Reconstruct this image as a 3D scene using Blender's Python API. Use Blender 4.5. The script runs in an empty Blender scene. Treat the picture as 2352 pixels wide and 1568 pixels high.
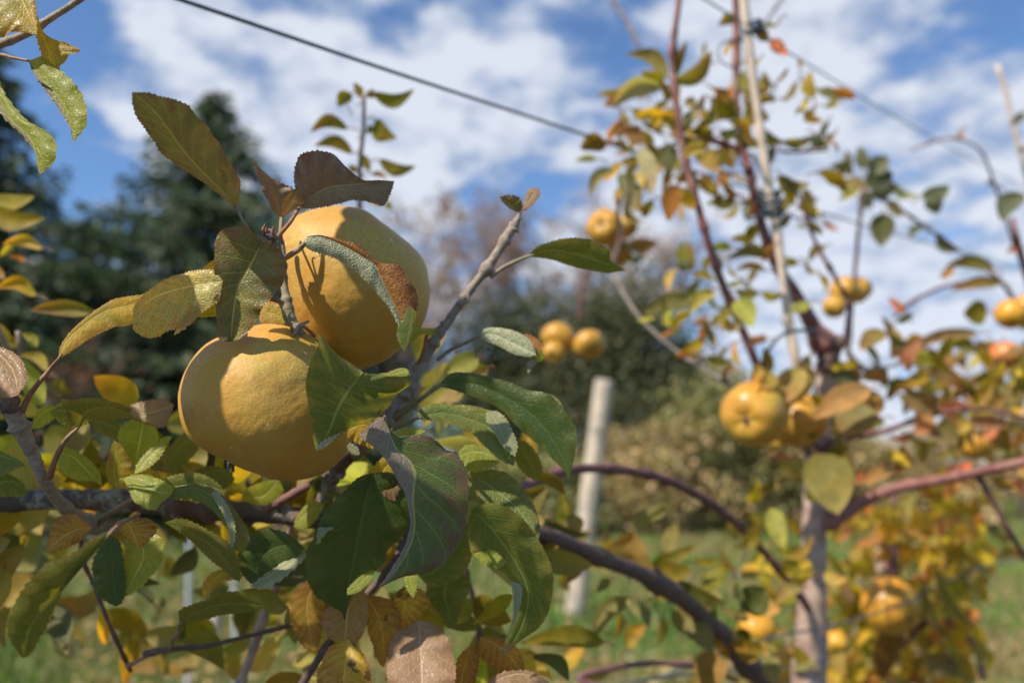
import bpy, math, random
import numpy as np
from mathutils import Vector, Matrix, noise as mn
R = math.radians
random.seed(7); rng = np.random.default_rng(7)
S = bpy.context.scene; C = S.collection

# ------------------------------------------------------------------ camera
CH = 1.25; PITCH = R(9.2); FX = 28 / 36 * 2352
cam = bpy.data.cameras.new('camera'); camo = bpy.data.objects.new('camera', cam); C.objects.link(camo)
camo.location = (0, 0, CH); camo.rotation_euler = (R(90) + PITCH, 0, 0)
cam.lens = 28; cam.sensor_width = 36; cam.clip_start = .02; cam.clip_end = 3000
cam.dof.use_dof = True; cam.dof.focus_distance = .452; cam.dof.aperture_fstop = 3.9; cam.dof.aperture_blades = 7
S.camera = camo
CR = Matrix.Rotation(PITCH + R(90), 3, 'X')
def P(x, y, d):
    return CR @ Vector(((x - 1176) / FX * d, -(y - 784) / FX * d, -d)) + Vector((0, 0, CH))
def DIR(x, y): return (CR @ Vector(((x - 1176) / FX, -(y - 784) / FX, -1))).normalized()

# ------------------------------------------------------------------ sun, sky, exposure
SUN = Vector((-.52, -.45, .72)).normalized()
el = math.asin(SUN.z); az = math.atan2(SUN.x, SUN.y)
sl = bpy.data.lights.new('sun', 'SUN'); so = bpy.data.objects.new('sun', sl); C.objects.link(so)
sl.energy = 5.0; sl.angle = R(.55); sl.color = (1, .93, .82)
so.rotation_euler = SUN.to_track_quat('Z', 'Y').to_euler()
S.view_settings.view_transform = 'Standard'; S.view_settings.look = 'None'; S.view_settings.exposure = .46
w = bpy.data.worlds.new('World'); S.world = w; w.use_nodes = True
nt = w.node_tree; nt.nodes.clear()
class G:
    """tiny node-graph helper"""
    def __init__(s, nt): s.nt = nt
    def n(s, t, **k):
        a = s.nt.nodes.new(t)
        for kk, v in k.items():
            if kk.startswith('i_'):
                key = kk[2:]; key = int(key) if key.isdigit() else key.replace('_', ' ')
                sock = a.inputs[key]
                if hasattr(v, 'is_output'): s.nt.links.new(v, sock)
                else: sock.default_value = v
            else: setattr(a, kk, v)
        return a
    def m(s, op, a, b=0., c=0., clamp=False):
        nd = s.nt.nodes.new('ShaderNodeMath'); nd.operation = op; nd.use_clamp = clamp
        for i, v in enumerate((a, b, c)):
            if hasattr(v, 'is_output'): s.nt.links.new(v, nd.inputs[i])
            else: nd.inputs[i].default_value = v
        return nd.outputs[0]
    def mix(s, f, a, b, bt='MIX'):
        nd = s.nt.nodes.new('ShaderNodeMix'); nd.data_type = 'RGBA'; nd.blend_type = bt
        for i, v in ((0, f), (6, a), (7, b)):
            if hasattr(v, 'is_output'): s.nt.links.new(v, nd.inputs[i])
            else: nd.inputs[i].default_value = v if i == 0 else (*v[:3], 1)
        return nd.outputs[2]
    def ss(s, x, a, b):
        nd = s.nt.nodes.new('ShaderNodeMapRange'); nd.interpolation_type = 'SMOOTHSTEP'
        s.nt.links.new(x, nd.inputs[0]); nd.inputs[1].default_value = a; nd.inputs[2].default_value = b
        return nd.outputs[0]
    def noise(s, vec, scale, det=4, rough=.5, dist=0.):
        nd = s.nt.nodes.new('ShaderNodeTexNoise')
        if vec is not None: s.nt.links.new(vec, nd.inputs['Vector'])
        nd.inputs['Scale'].default_value = scale; nd.inputs['Detail'].default_value = det
        nd.inputs['Roughness'].default_value = rough; nd.inputs['Distortion'].default_value = dist
        return nd.outputs[0]
g = G(nt)
sky = g.n('ShaderNodeTexSky', sky_type='NISHITA', sun_disc=False, sun_elevation=el, sun_rotation=az,
          altitude=300., air_density=1.0, dust_density=.05, ozone_density=2.2)
tc = g.n('ShaderNodeTexCoord').outputs['Generated']
sep = g.n('ShaderNodeSeparateXYZ', i_0=tc)
zz = g.m('MAXIMUM', g.m('ADD', sep.outputs[2], .22), .05)
cmb = g.n('ShaderNodeCombineXYZ', i_0=g.m('DIVIDE', sep.outputs[0], zz), i_1=g.m('DIVIDE', sep.outputs[1], zz)).outputs[0]
n1 = g.noise(cmb, 3.1, 8, .6, .35)
n2 = g.noise(cmb, 7.5, 5, .55, .1)
cov = g.m('ADD', g.m('MULTIPLY', n1, 1.25), g.m('MULTIPLY', n2, .75))
cov = g.m('SUBTRACT', cov, .31)
# broad places where the cloud deck is thicker (+) or open (-), as sky directions
for bx, by, wt, sz in ((90, 60, -.30, 150), (330, 60, -.14, 110), (560, 20, -.10, 60), (60, 300, -.10, 110), (160, 480, -.2, 120), (600, 470, -.10, 80),
                       (1240, 410, -.24, 85), (900, 60, -.08, 50), (1650, 420, -.10, 60), (1430, 110, -.26, 75), (1290, 60, -.08, 50), (960, 20, -.1, 60), (2130, 400, -.17, 110), (2030, 370, -.15, 60), (2290, 20, -.1, 60),
                       (400, 190, .19, 120), (260, 230, .15, 90), (700, 270, .21, 180), (1050, 300, .22, 150), (470, 90, .06, 90), (1330, 230, .08, 90), (1600, 230, .12, 190), (2000, 180, .08, 260), (1380, 520, .16, 90),
                       (1750, 560, .13, 250), (2200, 600, .12, 250), (1980, 950, .16, 120), (1100, 120, .08, 120), (2300, 200, .08, 200), (1650, 60, .12, 120), (2060, 130, -.07, 40), (1890, 215, -.05, 40), (1950, 880, .05, 120)):
    dv = DIR(bx, by); k = (FX / sz) ** 2
    dt = g.n('ShaderNodeVectorMath', operation='DOT_PRODUCT', i_0=tc, i_1=tuple(dv)).outputs['Value']
    cov = g.m('MULTIPLY_ADD', g.m('EXPONENT', g.m('MULTIPLY', g.m('SUBTRACT', dt, 1.), k)), wt, cov)
mask = g.ss(cov, .55, .80)
thick = g.ss(g.m('ADD', g.m('MULTIPLY', cov, .8), g.m('MULTIPLY', g.noise(cmb, 7.5, 6, .62), .8)), .86, 1.22)
ccol = g.mix(thick, (2.6, 3.3, 4.7), (5.7, 6.0, 6.7))
skyc = g.mix(1., sky.outputs[0], (.86, 1.04, 1.22), 'MULTIPLY')
front = g.ss(sep.outputs[1], -.15, .45)   # the cloud deck stands ahead, it is clear behind us
final = g.mix(g.m('MULTIPLY', g.m('MULTIPLY', mask, .93), front), skyc, ccol)
bg = g.n('ShaderNodeBackground', i_Color=final, i_Strength=.1)
g.n('ShaderNodeOutputWorld', i_0=bg.outputs[0])

# ------------------------------------------------------------------ object helpers
def tag(o, label=None, cat=None, group=None, kind=None):
    if label: o['label'] = label
    if cat: o['category'] = cat
    if group: o['group'] = group
    if kind: o['kind'] = kind
    return o
def empty(name, loc, *a, **k):
    o = bpy.data.objects.new(name, None); o.location = loc; o.empty_display_size = .1
    C.objects.link(o); tag(o, *a, **k); return o
def mesh(name, V, F, mats, parent=None, origin=None, smooth=True, uv=None, mi=None, col=None):
    """link a mesh from world-space vertices; origin is in world space"""
    V = np.asarray(V, dtype=float).reshape(-1, 3)
    if origin is None: origin = V.mean(axis=0)
    origin = Vector(origin)
    me = bpy.data.meshes.new(name); me.from_pydata((V - np.array(origin)).tolist(), [], F)
    if not isinstance(mats, (list, tuple)): mats = [mats]
    for m_ in mats: me.materials.append(m_)
    if smooth: me.polygons.foreach_set('use_smooth', [True] * len(me.polygons))
    if mi is not None: me.polygons.foreach_set('material_index', mi)
    if uv is not None:
        li = np.empty(len(me.loops), dtype=np.int32); me.loops.foreach_get('vertex_index', li)
        ul = me.uv_layers.new(name='uv'); ul.data.foreach_set('uv', np.asarray(uv, dtype=float)[li].ravel())
    if col is not None:
        ca = me.color_attributes.new('Col', 'FLOAT_COLOR', 'POINT')
        ca.data.foreach_set('color', np.asarray(col, dtype=float).ravel())
    me.update()
    o = bpy.data.objects.new(name, me); C.objects.link(o)
    if parent is not None:
        o.parent = parent; pl = Vector(parent['_o']) if '_o' in parent else parent.location
        o.location = origin - WL(parent)
    else: o.location = origin
    return o
def WL(o):
    v = Vector(o.location)
    while o.parent: o = o.parent; v += Vector(o.location)
    return v
def cat_rom(pts, n):
    p = np.asarray(pts, dtype=float)
    if len(p) == 2: p = np.array([p[0], (p[0] + p[1]) / 2, p[1]])
    q = np.vstack([2 * p[0] - p[1], p, 2 * p[-1] - p[-2]])
    out = []
    for i in range(1, len(q) - 2):
        for t in np.linspace(0, 1, 24, endpoint=False):
            a, b, c, d = q[i - 1], q[i], q[i + 1], q[i + 2]
            out.append(.5 * (2 * b + (c - a) * t + (2 * a - 5 * b + 4 * c - d) * t * t + (3 * b - a - 3 * c + d) * t ** 3))
    out.append(p[-1]); out = np.array(out)
    s = np.r_[0, np.cumsum(np.linalg.norm(np.diff(out[:, :2], axis=0), axis=1) + 1e-9)]
    u = np.linspace(0, s[-1], n)
    return np.stack([np.interp(u, s, out[:, k]) for k in range(out.shape[1])], axis=1)
def PP(a): return np.array([P(*r) for r in a])
def sweep(V3, rad, sides=10, rough=0., seed=0, cap=True):
    """tube of per-point radius round a world polyline"""
    V3 = np.asarray(V3, dtype=float); n = len(V3)
    T = np.gradient(V3, axis=0); T /= np.linalg.norm(T, axis=1)[:, None] + 1e-12
    up = np.array([0, 0, 1.]) if abs(T[0][2]) < .9 else np.array([1., 0, 0])
    X = np.cross(up, T[0]); X /= np.linalg.norm(X)
    V = []; UV = []
    dist = np.r_[0, np.cumsum(np.linalg.norm(np.diff(V3, axis=0), axis=1))]
    for i in range(n):
        X = X - T[i] * X.dot(T[i]); X /= np.linalg.norm(X) + 1e-12
        Y = np.cross(T[i], X)
        for k in range(sides):
            a = 2 * math.pi * k / sides; dr = X * math.cos(a) + Y * math.sin(a)
            r = rad[i]
            if rough:
                q = (V3[i] + dr * r) / max(r, 1e-4) * .45
                r *= 1 + rough * (mn.noise(Vector(q + seed)) + .5 * mn.noise(Vector(q * 2.7 + seed)))
            V.append(V3[i] + dr * r)
    F = []
    for i in range(n - 1):
        for k in range(sides):
            a = i * sides + k; b = i * sides + (k + 1) % sides
            F.append((a, b, b + sides, a + sides))
    if cap:
        F.append(tuple(range(sides))[::-1]); F.append(tuple((n - 1) * sides + k for k in range(sides)))
    return V, F
class MB:
    def __init__(s): s.V = []; s.F = []; s.C = []
    def add(s, V, F, col=None):
        o = len(s.V); s.V += [tuple(v) for v in V]; s.F += [tuple(i + o for i in f) for f in F]
        if col is not None: s.C += [(*col, 1)] * len(V)
def tube_px(name, pts, wpx, mat, parent=None, n=None, sides=10, rough=0., nodes=0, seed=0, origin=None):
    """pts (x,y,depth); wpx: start/end width in picture units at that depth"""
    n = n or max(12, int(4 * len(pts)))
    q = cat_rom(pts, n)
    wp = np.interp(np.linspace(0, 1, n), np.linspace(0, 1, len(wpx)), wpx)
    V3 = PP(q); rad = wp / 2 * q[:, 2] / FX
    if nodes:
        rr = random.Random(seed); 
        for k in range(nodes):
            c = rr.uniform(.03, .97) * n
            rad = rad * (1 + rr.uniform(.15, .4) * np.exp(-((np.arange(n) - c) / (n * .006 + .7)) ** 2))
    V, F = sweep(V3, rad, sides, rough, seed)
    return mesh(name, V, F, mat, parent, origin=V3[0] if origin is None else origin)

# ------------------------------------------------------------------ materials
def newmat(name):
    m = bpy.data.materials.new(name); m.use_nodes = True; m.node_tree.nodes.clear()
    return m, G(m.node_tree)
def finish(g, shader): g.n('ShaderNodeOutputMaterial', i_0=shader)
def leaf_mat(name, c1, c2, c3, back=None, vein=(.36, .36, .12), spots=0., spotc=(.06, .03, .02), trans=.30, gloss=.37, edge=.6,
             ret=.35, fuzz=0., seed=0., c3amt=.5, vstr=.6):
    """c1 main, c2 second mottling, c3 margin colour; back = underside"""
    m, g = newmat(name)
    uv = g.n('ShaderNodeUVMap', uv_map='uv').outputs[0]
    sp = g.n('ShaderNodeSeparateXYZ', i_0=uv); u = sp.outputs[0]
    v = g.m('MULTIPLY_ADD', sp.outputs[1], 2., -1.)
    ob = g.n('ShaderNodeTexCoord').outputs['Object']
    rnd = g.n('ShaderNodeObjectInfo').outputs['Random']
    off = g.n('ShaderNodeCombineXYZ', i_0=g.m('MULTIPLY', rnd, 7.), i_1=seed, i_2=g.m('MULTIPLY', rnd, 3.)).outputs[0]
    ov = g.n('ShaderNodeVectorMath', operation='ADD', i_0=ob, i_1=off).outputs[0]
    av = g.m('ABSOLUTE', v)
    wob = g.m('MULTIPLY', g.m('SUBTRACT', g.noise(ov, 60, 2), .5), .35)
    ph = g.m('ADD', g.m('MULTIPLY', g.m('SUBTRACT', u, g.m('MULTIPLY', g.m('POWER', av, .8), .24)), 8.5), g.m('MULTIPLY', g.m('SIGN', v), .23))
    ph = g.m('ADD', ph, wob)
    tri = g.m('ABSOLUTE', g.m('SUBTRACT', g.m('FRACT', ph), .5))   # 0 on a vein
    lat = g.m('SUBTRACT', 1., g.ss(tri, .015, .07))
    lat = g.m('MULTIPLY', lat, g.m('SUBTRACT', 1., g.m('MULTIPLY', av, .75)))
    mid = g.m('SUBTRACT', 1., g.ss(av, .012, .05))
    vor = g.n('ShaderNodeTexVoronoi', feature='DISTANCE_TO_EDGE', i_Vector=ov, i_Scale=520.).outputs['Distance']
    net = g.m('SUBTRACT', 1., g.ss(vor, .0, .16))
    vor2 = g.n('ShaderNodeTexVoronoi', feature='DISTANCE_TO_EDGE', i_Vector=ov, i_Scale=190.).outputs['Distance']
    net2 = g.m('SUBTRACT', 1., g.ss(vor2, .0, .05))
    big = g.noise(ov, 38, 4, .6, .4)
    col = g.mix(g.ss(big, .36, .62), c1, c2)
    mg = g.m('ADD', g.m('MULTIPLY', g.m('POWER', av, 1.5), edge), g.m('ADD', g.m('MULTIPLY', g.m('SUBTRACT', g.noise(ov, 75, 5, .65), .5), 1.3), g.m('MULTIPLY', g.m('SUBTRACT', tri, .2), .9)))
    col = g.mix(g.m('MULTIPLY', g.ss(mg, .12, .95), c3amt * 1.7, clamp=True), col, c3)
    fine = g.noise(ov, 420, 4, .7)
    col = g.mix(1., col, g.mix(g.ss(fine, .3, .7), (.88, .88, .88), (1.10, 1.10, 1.10)), 'MULTIPLY')
    vv = g.m('MAXIMUM', g.m('MAXIMUM', g.m('MULTIPLY', lat, .55), mid), g.m('MAXIMUM', g.m('MULTIPLY', net, ret * .35), g.m('MULTIPLY', net2, ret * .45)))
    col = g.mix(g.m('MULTIPLY', vv, vstr * 1.35, clamp=True), col, tuple(min(1, 1.25 * q) for q in vein))
    if spots:
        sn = g.noise(ov, 150, 3, .6, .2)
        sn2 = g.noise(ov, 55, 5, .65, .6)
        k = g.m('MAXIMUM', g.ss(sn, .80 - .1 * spots, .84 - .1 * spots), g.ss(sn2, .68 - .12 * spots, .76 - .12 * spots))
        col = g.mix(g.m('MULTIPLY', k, .85), col, spotc)
    if fuzz:
        fz = g.m('MULTIPLY', g.ss(g.noise(ov, 900, 3, .8), .4, .7), fuzz)
        col = g.mix(fz, col, (.40, .41, .22))
    if back is None: back = tuple(.5 * a + b for a, b in zip(c1, (.12, .125, .085)))
    bk = g.mix(g.ss(big, .4, .65), back, tuple(.55 * a + .45 * b for a, b in zip(back, c3)))
    bk = g.mix(g.m('MULTIPLY', g.ss(g.noise(ov, 300, 4, .8), .4, .7), .35), bk, tuple(min(1, 1.35 * a) for a in back))
    bk = g.mix(g.m('MULTIPLY', g.m('MAXIMUM', g.m('MULTIPLY', lat, .7), mid), .55), bk, tuple(min(1, .7 * a + .3 * b + .06) for a, b in zip(back, vein)))
    bf = g.n('ShaderNodeNewGeometry').outputs['Backfacing']
    full = g.mix(bf, col, bk)
    h = g.m('SUBTRACT', g.m('MULTIPLY', g.noise(ov, 260, 3), .4), g.m('ADD', g.m('MULTIPLY', g.m('MAXIMUM', net, net2), .35 + .6 * ret), g.m('MULTIPLY', g.m('MAXIMUM', lat, mid), .8)))
    h = g.m('MULTIPLY', h, g.m('MULTIPLY_ADD', bf, -2., 1.))
    bmp = g.n('ShaderNodeBump', i_Height=h, i_Strength=.5, i_Distance=.0003 + .0004 * ret).outputs[0]
    ro = g.m('MULTIPLY_ADD', bf, .3, gloss)
    pr = g.n('ShaderNodeBsdfPrincipled', i_Base_Color=full, i_Roughness=ro, i_Normal=bmp)
    pr.inputs['Specular IOR Level'].default_value = .34
    tr = g.n('ShaderNodeBsdfTranslucent', i_Color=g.mix(1., col, (2.2, 2.0, .7), 'MULTIPLY'))
    finish(g, g.n('ShaderNodeMixShader', i_0=trans, i_1=pr.outputs[0], i_2=tr.outputs[0]).outputs[0])
    return m
def col_leaf_mat(name, trans=.45, rough=.6):
    m, g = newmat(name)
    a = g.n('ShaderNodeAttribute', attribute_name='Col').outputs['Color']
    ob = g.n('ShaderNodeTexCoord').outputs['Object']
    k = g.noise(ob, 70, 4, .6, .3)
    col = g.mix(1., a, g.mix(g.ss(k, .3, .7), (.6, .66, .6), (1.35, 1.25, 1.2)), 'MULTIPLY')
    bf = g.n('ShaderNodeNewGeometry').outputs['Backfacing']
    col = g.mix(g.m('MULTIPLY', bf, .35), col, (.30, .29, .16))
    pr = g.n('ShaderNodeBsdfPrincipled', i_Base_Color=col, i_Roughness=rough); pr.inputs['Specular IOR Level'].default_value = .25
    tr = g.n('ShaderNodeBsdfTranslucent', i_Color=g.mix(1., a, (1.6, 1.6, .5), 'MULTIPLY'))
    finish(g, g.n('ShaderNodeMixShader', i_0=trans, i_1=pr.outputs[0], i_2=tr.outputs[0]).outputs[0])
    return m
def bark_mat(name, c1, c2, lichen=0., scale=120, lich=(.42, .41, .33), red=None, rough=.7):
    m, g = newmat(name)
    ob = g.n('ShaderNodeTexCoord').outputs['Object']
    k = g.noise(ob, scale, 6, .65, .3)
    col = g.mix(g.ss(k, .35, .65), c1, c2)
    if red: col = g.mix(g.m('MULTIPLY', g.ss(g.noise(ob, scale * .35, 3), .48, .6), .8), col, red)
    f = g.noise(ob, scale * 6, 4, .7)
    col = g.mix(1., col, g.mix(f, (.6, .6, .6), (1.4, 1.4, 1.4)), 'MULTIPLY')
    h = g.m('ADD', k, g.m('MULTIPLY', f, .5))
    if lichen:
        l = g.ss(g.m('ADD', g.m('MULTIPLY', g.noise(ob, scale * .30, 4, .6), .7), g.m('MULTIPLY', g.noise(ob, scale * 3, 4, .7), .3)), .60 - .14 * lichen, .66 - .12 * lichen)
        col = g.mix(g.m('MULTIPLY', l, .85), col, g.mix(g.ss(g.noise(ob, scale * 5, 3), .45, .6), lich, tuple(.6 * c for c in lich)))
        h = g.m('ADD', h, l)
    b = g.n('ShaderNodeBump', i_Height=h, i_Strength=.6, i_Distance=.0015).outputs[0]
    pr = g.n('ShaderNodeBsdfPrincipled', i_Base_Color=col, i_Roughness=rough, i_Normal=b)
    finish(g, pr.outputs[0]); return m
def apple_mat(name, c1, c2, c3, spot=.8, rough=.50, hero=True):
    m, g = newmat(name)
    ob = g.n('ShaderNodeTexCoord').outputs['Object']
    a = g.noise(ob, 16, 4, .55, .4); b = g.noise(ob, 55, 6, .7); c = g.noise(ob, 480, 3, .8)
    col = g.mix(g.ss(a, .38, .62), c1, c2)
    col = g.mix(g.m('MULTIPLY', g.ss(b, .5, .72), .55), col, c3)
    col = g.mix(1., col, g.mix(c, (.86, .86, .84), (1.12, 1.12, 1.14)), 'MULTIPLY')
    pr = g.n('ShaderNodeBsdfPrincipled', i_Roughness=rough)
    pr.inputs['Specular IOR Level'].default_value = .35
    if not hero:
        rn = g.n('ShaderNodeObjectInfo').outputs['Random']
        col = g.mix(g.m('MULTIPLY', g.ss(g.m('ADD', g.noise(ob, 30, 3), g.m('MULTIPLY', rn, .25)), .66, .88), .4), col, (.40, .33, .05))
        col = g.mix(g.m('MULTIPLY', g.ss(g.noise(ob, 45, 4, .7), .55, .7), .6), col, (.30, .14, .05))
    if hero:
        vt = g.n('ShaderNodeTexVoronoi', feature='F1', i_Vector=ob, i_Scale=135.)
        d = vt.outputs['Distance']; vc = g.n('ShaderNodeSeparateColor', i_0=vt.outputs['Color'])
        sz = g.m('MULTIPLY', g.ss(vc.outputs[0], .35, 1.), .13)
        dot = g.m('MULTIPLY', g.m('LESS_THAN', d, sz), spot)
        col = g.mix(dot, col, (.80, .66, .42))
        col = g.mix(g.m('MULTIPLY', g.ss(g.noise(ob, 26, 3, .5, .3), .56, .68), .6), col, (.44, .35, .055))
        col = g.mix(g.m('MULTIPLY', g.ss(g.noise(ob, 85, 5, .65, .5), .60, .70), .6), col, (.46, .17, .03))
        col = g.mix(g.m('MULTIPLY', g.ss(g.noise(ob, 40, 6, .75, .8), .55, .75), .35), col, (.36, .22, .09))
        # dry whitish bloom grains
        v2 = g.n('ShaderNodeTexVoronoi', feature='F1', i_Vector=ob, i_Scale=900.)
        d2 = v2.outputs['Distance']; r2 = g.n('ShaderNodeSeparateColor', i_0=v2.outputs['Color']).outputs[1]
        gr = g.m('MULTIPLY', g.m('MULTIPLY', g.m('LESS_THAN', d2, .3), g.m('GREATER_THAN', r2, .55)), g.ss(g.noise(ob, 22, 3), .42, .62))
        col = g.mix(g.m('MULTIPLY', gr, .5), col, (.86, .70, .42))
        h = g.m('ADD', g.m('ADD', g.m('MULTIPLY', b, 1.3), g.m('MULTIPLY', c, .34)), g.m('ADD', g.m('MULTIPLY', dot, .4), g.m('MULTIPLY', g.noise(ob, 150, 3, .6), .5)))
        bp = g.n('ShaderNodeBump', i_Height=h, i_Strength=.5, i_Distance=.0013).outputs[0]
        g.nt.links.new(bp, pr.inputs['Normal'])
    g.nt.links.new(col, pr.inputs['Base Color'])
    pr.inputs['Subsurface Weight'].default_value = .06 if hero else .05
    pr.inputs['Subsurface Radius'].default_value = (.008, .004, .0015)
    pr.inputs['Subsurface Scale'].default_value = .5
    finish(g, pr.outputs[0]); return m
def plain_mat(name, c1, c2, scale=40, rough=.6, metal=0., bump=.2):
    m, g = newmat(name)
    ob = g.n('ShaderNodeTexCoord').outputs['Object']
    k = g.noise(ob, scale, 5, .65)
    pr = g.n('ShaderNodeBsdfPrincipled', i_Base_Color=g.mix(g.ss(k, .35, .65), c1, c2), i_Roughness=rough, i_Metallic=metal,
             i_Normal=g.n('ShaderNodeBump', i_Height=k, i_Strength=bump, i_Distance=.002).outputs[0])
    finish(g, pr.outputs[0]); return m

M = {}
M['shade_green'] = leaf_mat('leaf_dull_olive', (.135, .155, .070), (.15, .135, .085), (.15, .085, .07), back=(.15, .135, .085), vein=(.26, .25, .10), spots=.35, seed=1, trans=.09)
M['brown'] = leaf_mat('leaf_brown_olive', (.27, .21, .14), (.27, .17, .13), (.22, .12, .10), back=(.21, .16, .11), vein=(.30, .25, .12), spots=.5, seed=2, trans=.08, c3amt=.8)
M['olive_yellow'] = leaf_mat('leaf_olive_yellow', (.17, .15, .025), (.11, .11, .03), (.22, .10, .04), back=(.26, .22, .10), vein=(.38, .32, .10), spots=.35, spotc=(.10, .05, .07), seed=3, trans=.14)
M['yellow_red'] = leaf_mat('leaf_yellow_red', (.46, .34, .04), (.30, .30, .07), (.40, .13, .06), back=(.40, .30, .10), vein=(.62, .48, .20), ret=1., seed=4, gloss=.34, edge=.45, c3amt=.45, vstr=.7)
M['yellow'] = leaf_mat('leaf_yellow', (.45, .29, .02), (.26, .22, .02), (.40, .17, .04), back=(.48, .36, .10), vein=(.52, .38, .07), spots=.45, spotc=(.16, .09, .02), seed=5, trans=.42)
M['amber'] = leaf_mat('leaf_amber', (.36, .21, .03), (.30, .14, .03), (.20, .08, .02), back=(.34, .22, .09), vein=(.45, .30, .10), spots=.3, seed=6, trans=.42)
M['silver'] = leaf_mat('leaf_silver_under', (.20, .22, .10), (.15, .17, .07), (.22, .20, .10), back=(.22, .24, .12), vein=(.58, .56, .40), ret=1., fuzz=.55, seed=7, gloss=.65, trans=.15, vstr=1.)
M['red'] = leaf_mat('leaf_russet', (.30, .085, .03), (.34, .14, .035), (.13, .03, .03), vein=(.44, .26, .07), ret=1., spots=.4, spotc=(.10, .025, .04), seed=8, trans=.35, gloss=.4)
M['green'] = leaf_mat('leaf_deep_green', (.095, .132, .020), (.14, .15, .026), (.25, .20, .035), back=(.22, .25, .14), vein=(.22, .25, .08), spots=.12, seed=9, trans=.30, gloss=.38)
M['green_purple'] = leaf_mat('leaf_green_purple', (.065, .11, .026), (.10, .12, .03), (.13, .075, .045), back=(.24, .20, .16), vein=(.27, .28, .07), spots=.25, spotc=(.07, .03, .04), seed=10, trans=.25, edge=.8, c3amt=.6)
M['dark_green'] = leaf_mat('leaf_dark_green', (.045, .08, .014), (.065, .09, .018), (.10, .11, .022), back=(.13, .16, .08), vein=(.09, .12, .04), spots=.05, seed=11, trans=.28, gloss=.4, vstr=.4)
M['lime'] = leaf_mat('leaf_lime', (.28, .29, .025), (.20, .23, .02), (.32, .30, .04), back=(.32, .36, .14), vein=(.42, .44, .14), spots=.15, seed=12, trans=.45)
M['olive'] = leaf_mat('leaf_olive', (.11, .13, .02), (.15, .14, .02), (.20, .15, .03), back=(.22, .22, .11), vein=(.22, .22, .07), spots=.2, seed=13, trans=.4)
M['pale'] = leaf_mat('leaf_pale_sunlit_and_curled', (.27, .26, .12), (.20, .22, .09), (.40, .34, .22), back=(.42, .42, .27), vein=(.48, .46, .28), fuzz=.25, seed=14, gloss=.6, trans=.2)  # paleness stands for sunlight on leaf spots, and for curled edges
M['taupe'] = leaf_mat('leaf_taupe_underside', (.25, .19, .13), (.19, .145, .10), (.22, .14, .11), back=(.25, .19, .13), vein=(.36, .30, .20), fuzz=.15, seed=15, gloss=.6, trans=.12)
M['tan'] = leaf_mat('leaf_tan', (.26, .16, .06), (.30, .20, .08), (.28, .13, .07), back=(.34, .23, .12), vein=(.42, .31, .15), spots=.1, seed=16, trans=.4)
M['pink'] = leaf_mat('leaf_dusty_pink', (.34, .20, .11), (.27, .16, .07), (.28, .13, .06), back=(.40, .25, .17), vein=(.42, .30, .19), spots=.25, seed=17, trans=.3)
M['blotch'] = leaf_mat('leaf_yellow_blotched', (.50, .33, .03), (.42, .20, .03), (.25, .10, .02), vein=(.5, .36, .08), spots=1.1, spotc=(.07, .03, .012), seed=18, trans=.4)
M['any'] = col_leaf_mat('leaf_any'); M['foliage'] = col_leaf_mat('foliage', .2, .6)
M['petiole'] = bark_mat('petiole_red', (.26, .10, .06), (.30, .20, .11), scale=140)
M['petiole_green'] = bark_mat('petiole_green', (.26, .22, .13), (.20, .17, .10), scale=160)
M['twig'] = bark_mat('bark_twig', (.22, .165, .115), (.34, .275, .20), scale=220, lichen=.15)
M['twig_dark'] = bark_mat('bark_dark', (.085, .05, .038), (.15, .09, .065), scale=150)
M['limb'] = bark_mat('bark_limb', (.06, .042, .032), (.11, .078, .055), lichen=.55, scale=60, red=(.15, .07, .045), lich=(.33, .30, .22))
M['branch_purple'] = bark_mat('bark_purple', (.12, .05, .05), (.20, .09, .075), scale=50)
M['cane_red'] = bark_mat('bark_red', (.16, .05, .04), (.27, .12, .09), scale=30, lichen=.1)
M['trunk_pink'] = bark_mat('bark_trunk', (.30, .19, .14), (.46, .34, .26), lichen=.35, scale=40, lich=(.5, .42, .36))
M['bark_grey'] = bark_mat('bark_grey', (.13, .10, .08), (.22, .18, .15), scale=14)
M['bud'] = bark_mat('bud_fuzzy', (.20, .16, .13), (.10, .07, .06), scale=900)
M['apple'] = apple_mat('apple_skin_gold', (.52, .262, .038), (.50, .295, .052), (.44, .22, .06))
M['apple_far'] = apple_mat('apple_skin_far', (.50, .235, .025), (.52, .29, .045), (.38, .15, .035), hero=False, rough=.33)
M['apple_orange'] = apple_mat('apple_skin_orange', (.58, .24, .02), (.60, .33, .035), (.46, .15, .02), hero=False, rough=.33)
M['apple_red'] = apple_mat('apple_skin_red', (.60, .10, .045), (.62, .30, .07), (.62, .14, .06), hero=False, rough=.35)
M['calyx'] = plain_mat('calyx_dry', (.10, .07, .04), (.20, .15, .09), 300)
M['wire'] = plain_mat('wire_steel', (.10, .14, .18), (.16, .20, .24), 300, rough=.45, metal=.6)
M['stake'] = plain_mat('stake_bamboo', (.66, .52, .40), (.50, .40, .30), 60)
M['post'] = plain_mat('post_wood', (.62, .52, .40), (.44, .36, .26), 9, bump=.9)
pm, g = newmat('post_weathered')
ob = g.n('ShaderNodeTexCoord').outputs['Object']
gv = g.n('ShaderNodeVectorMath', operation='MULTIPLY', i_0=ob, i_1=(1, 1, .06)).outputs[0]
gr = g.noise(gv, 55, 6, .7, .4); ck = g.noise(gv, 26, 3, .5, .2); st = g.noise(ob, 3.5, 4, .6)
pc = g.mix(g.ss(gr, .35, .65), (.64, .53, .40), (.42, .34, .25))
pc = g.mix(g.m('MULTIPLY', g.ss(st, .52, .68), .5), pc, (.24, .22, .18))
pc = g.mix(g.m('MULTIPLY', g.ss(ck, .62, .66), .85), pc, (.10, .08, .06))
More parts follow.
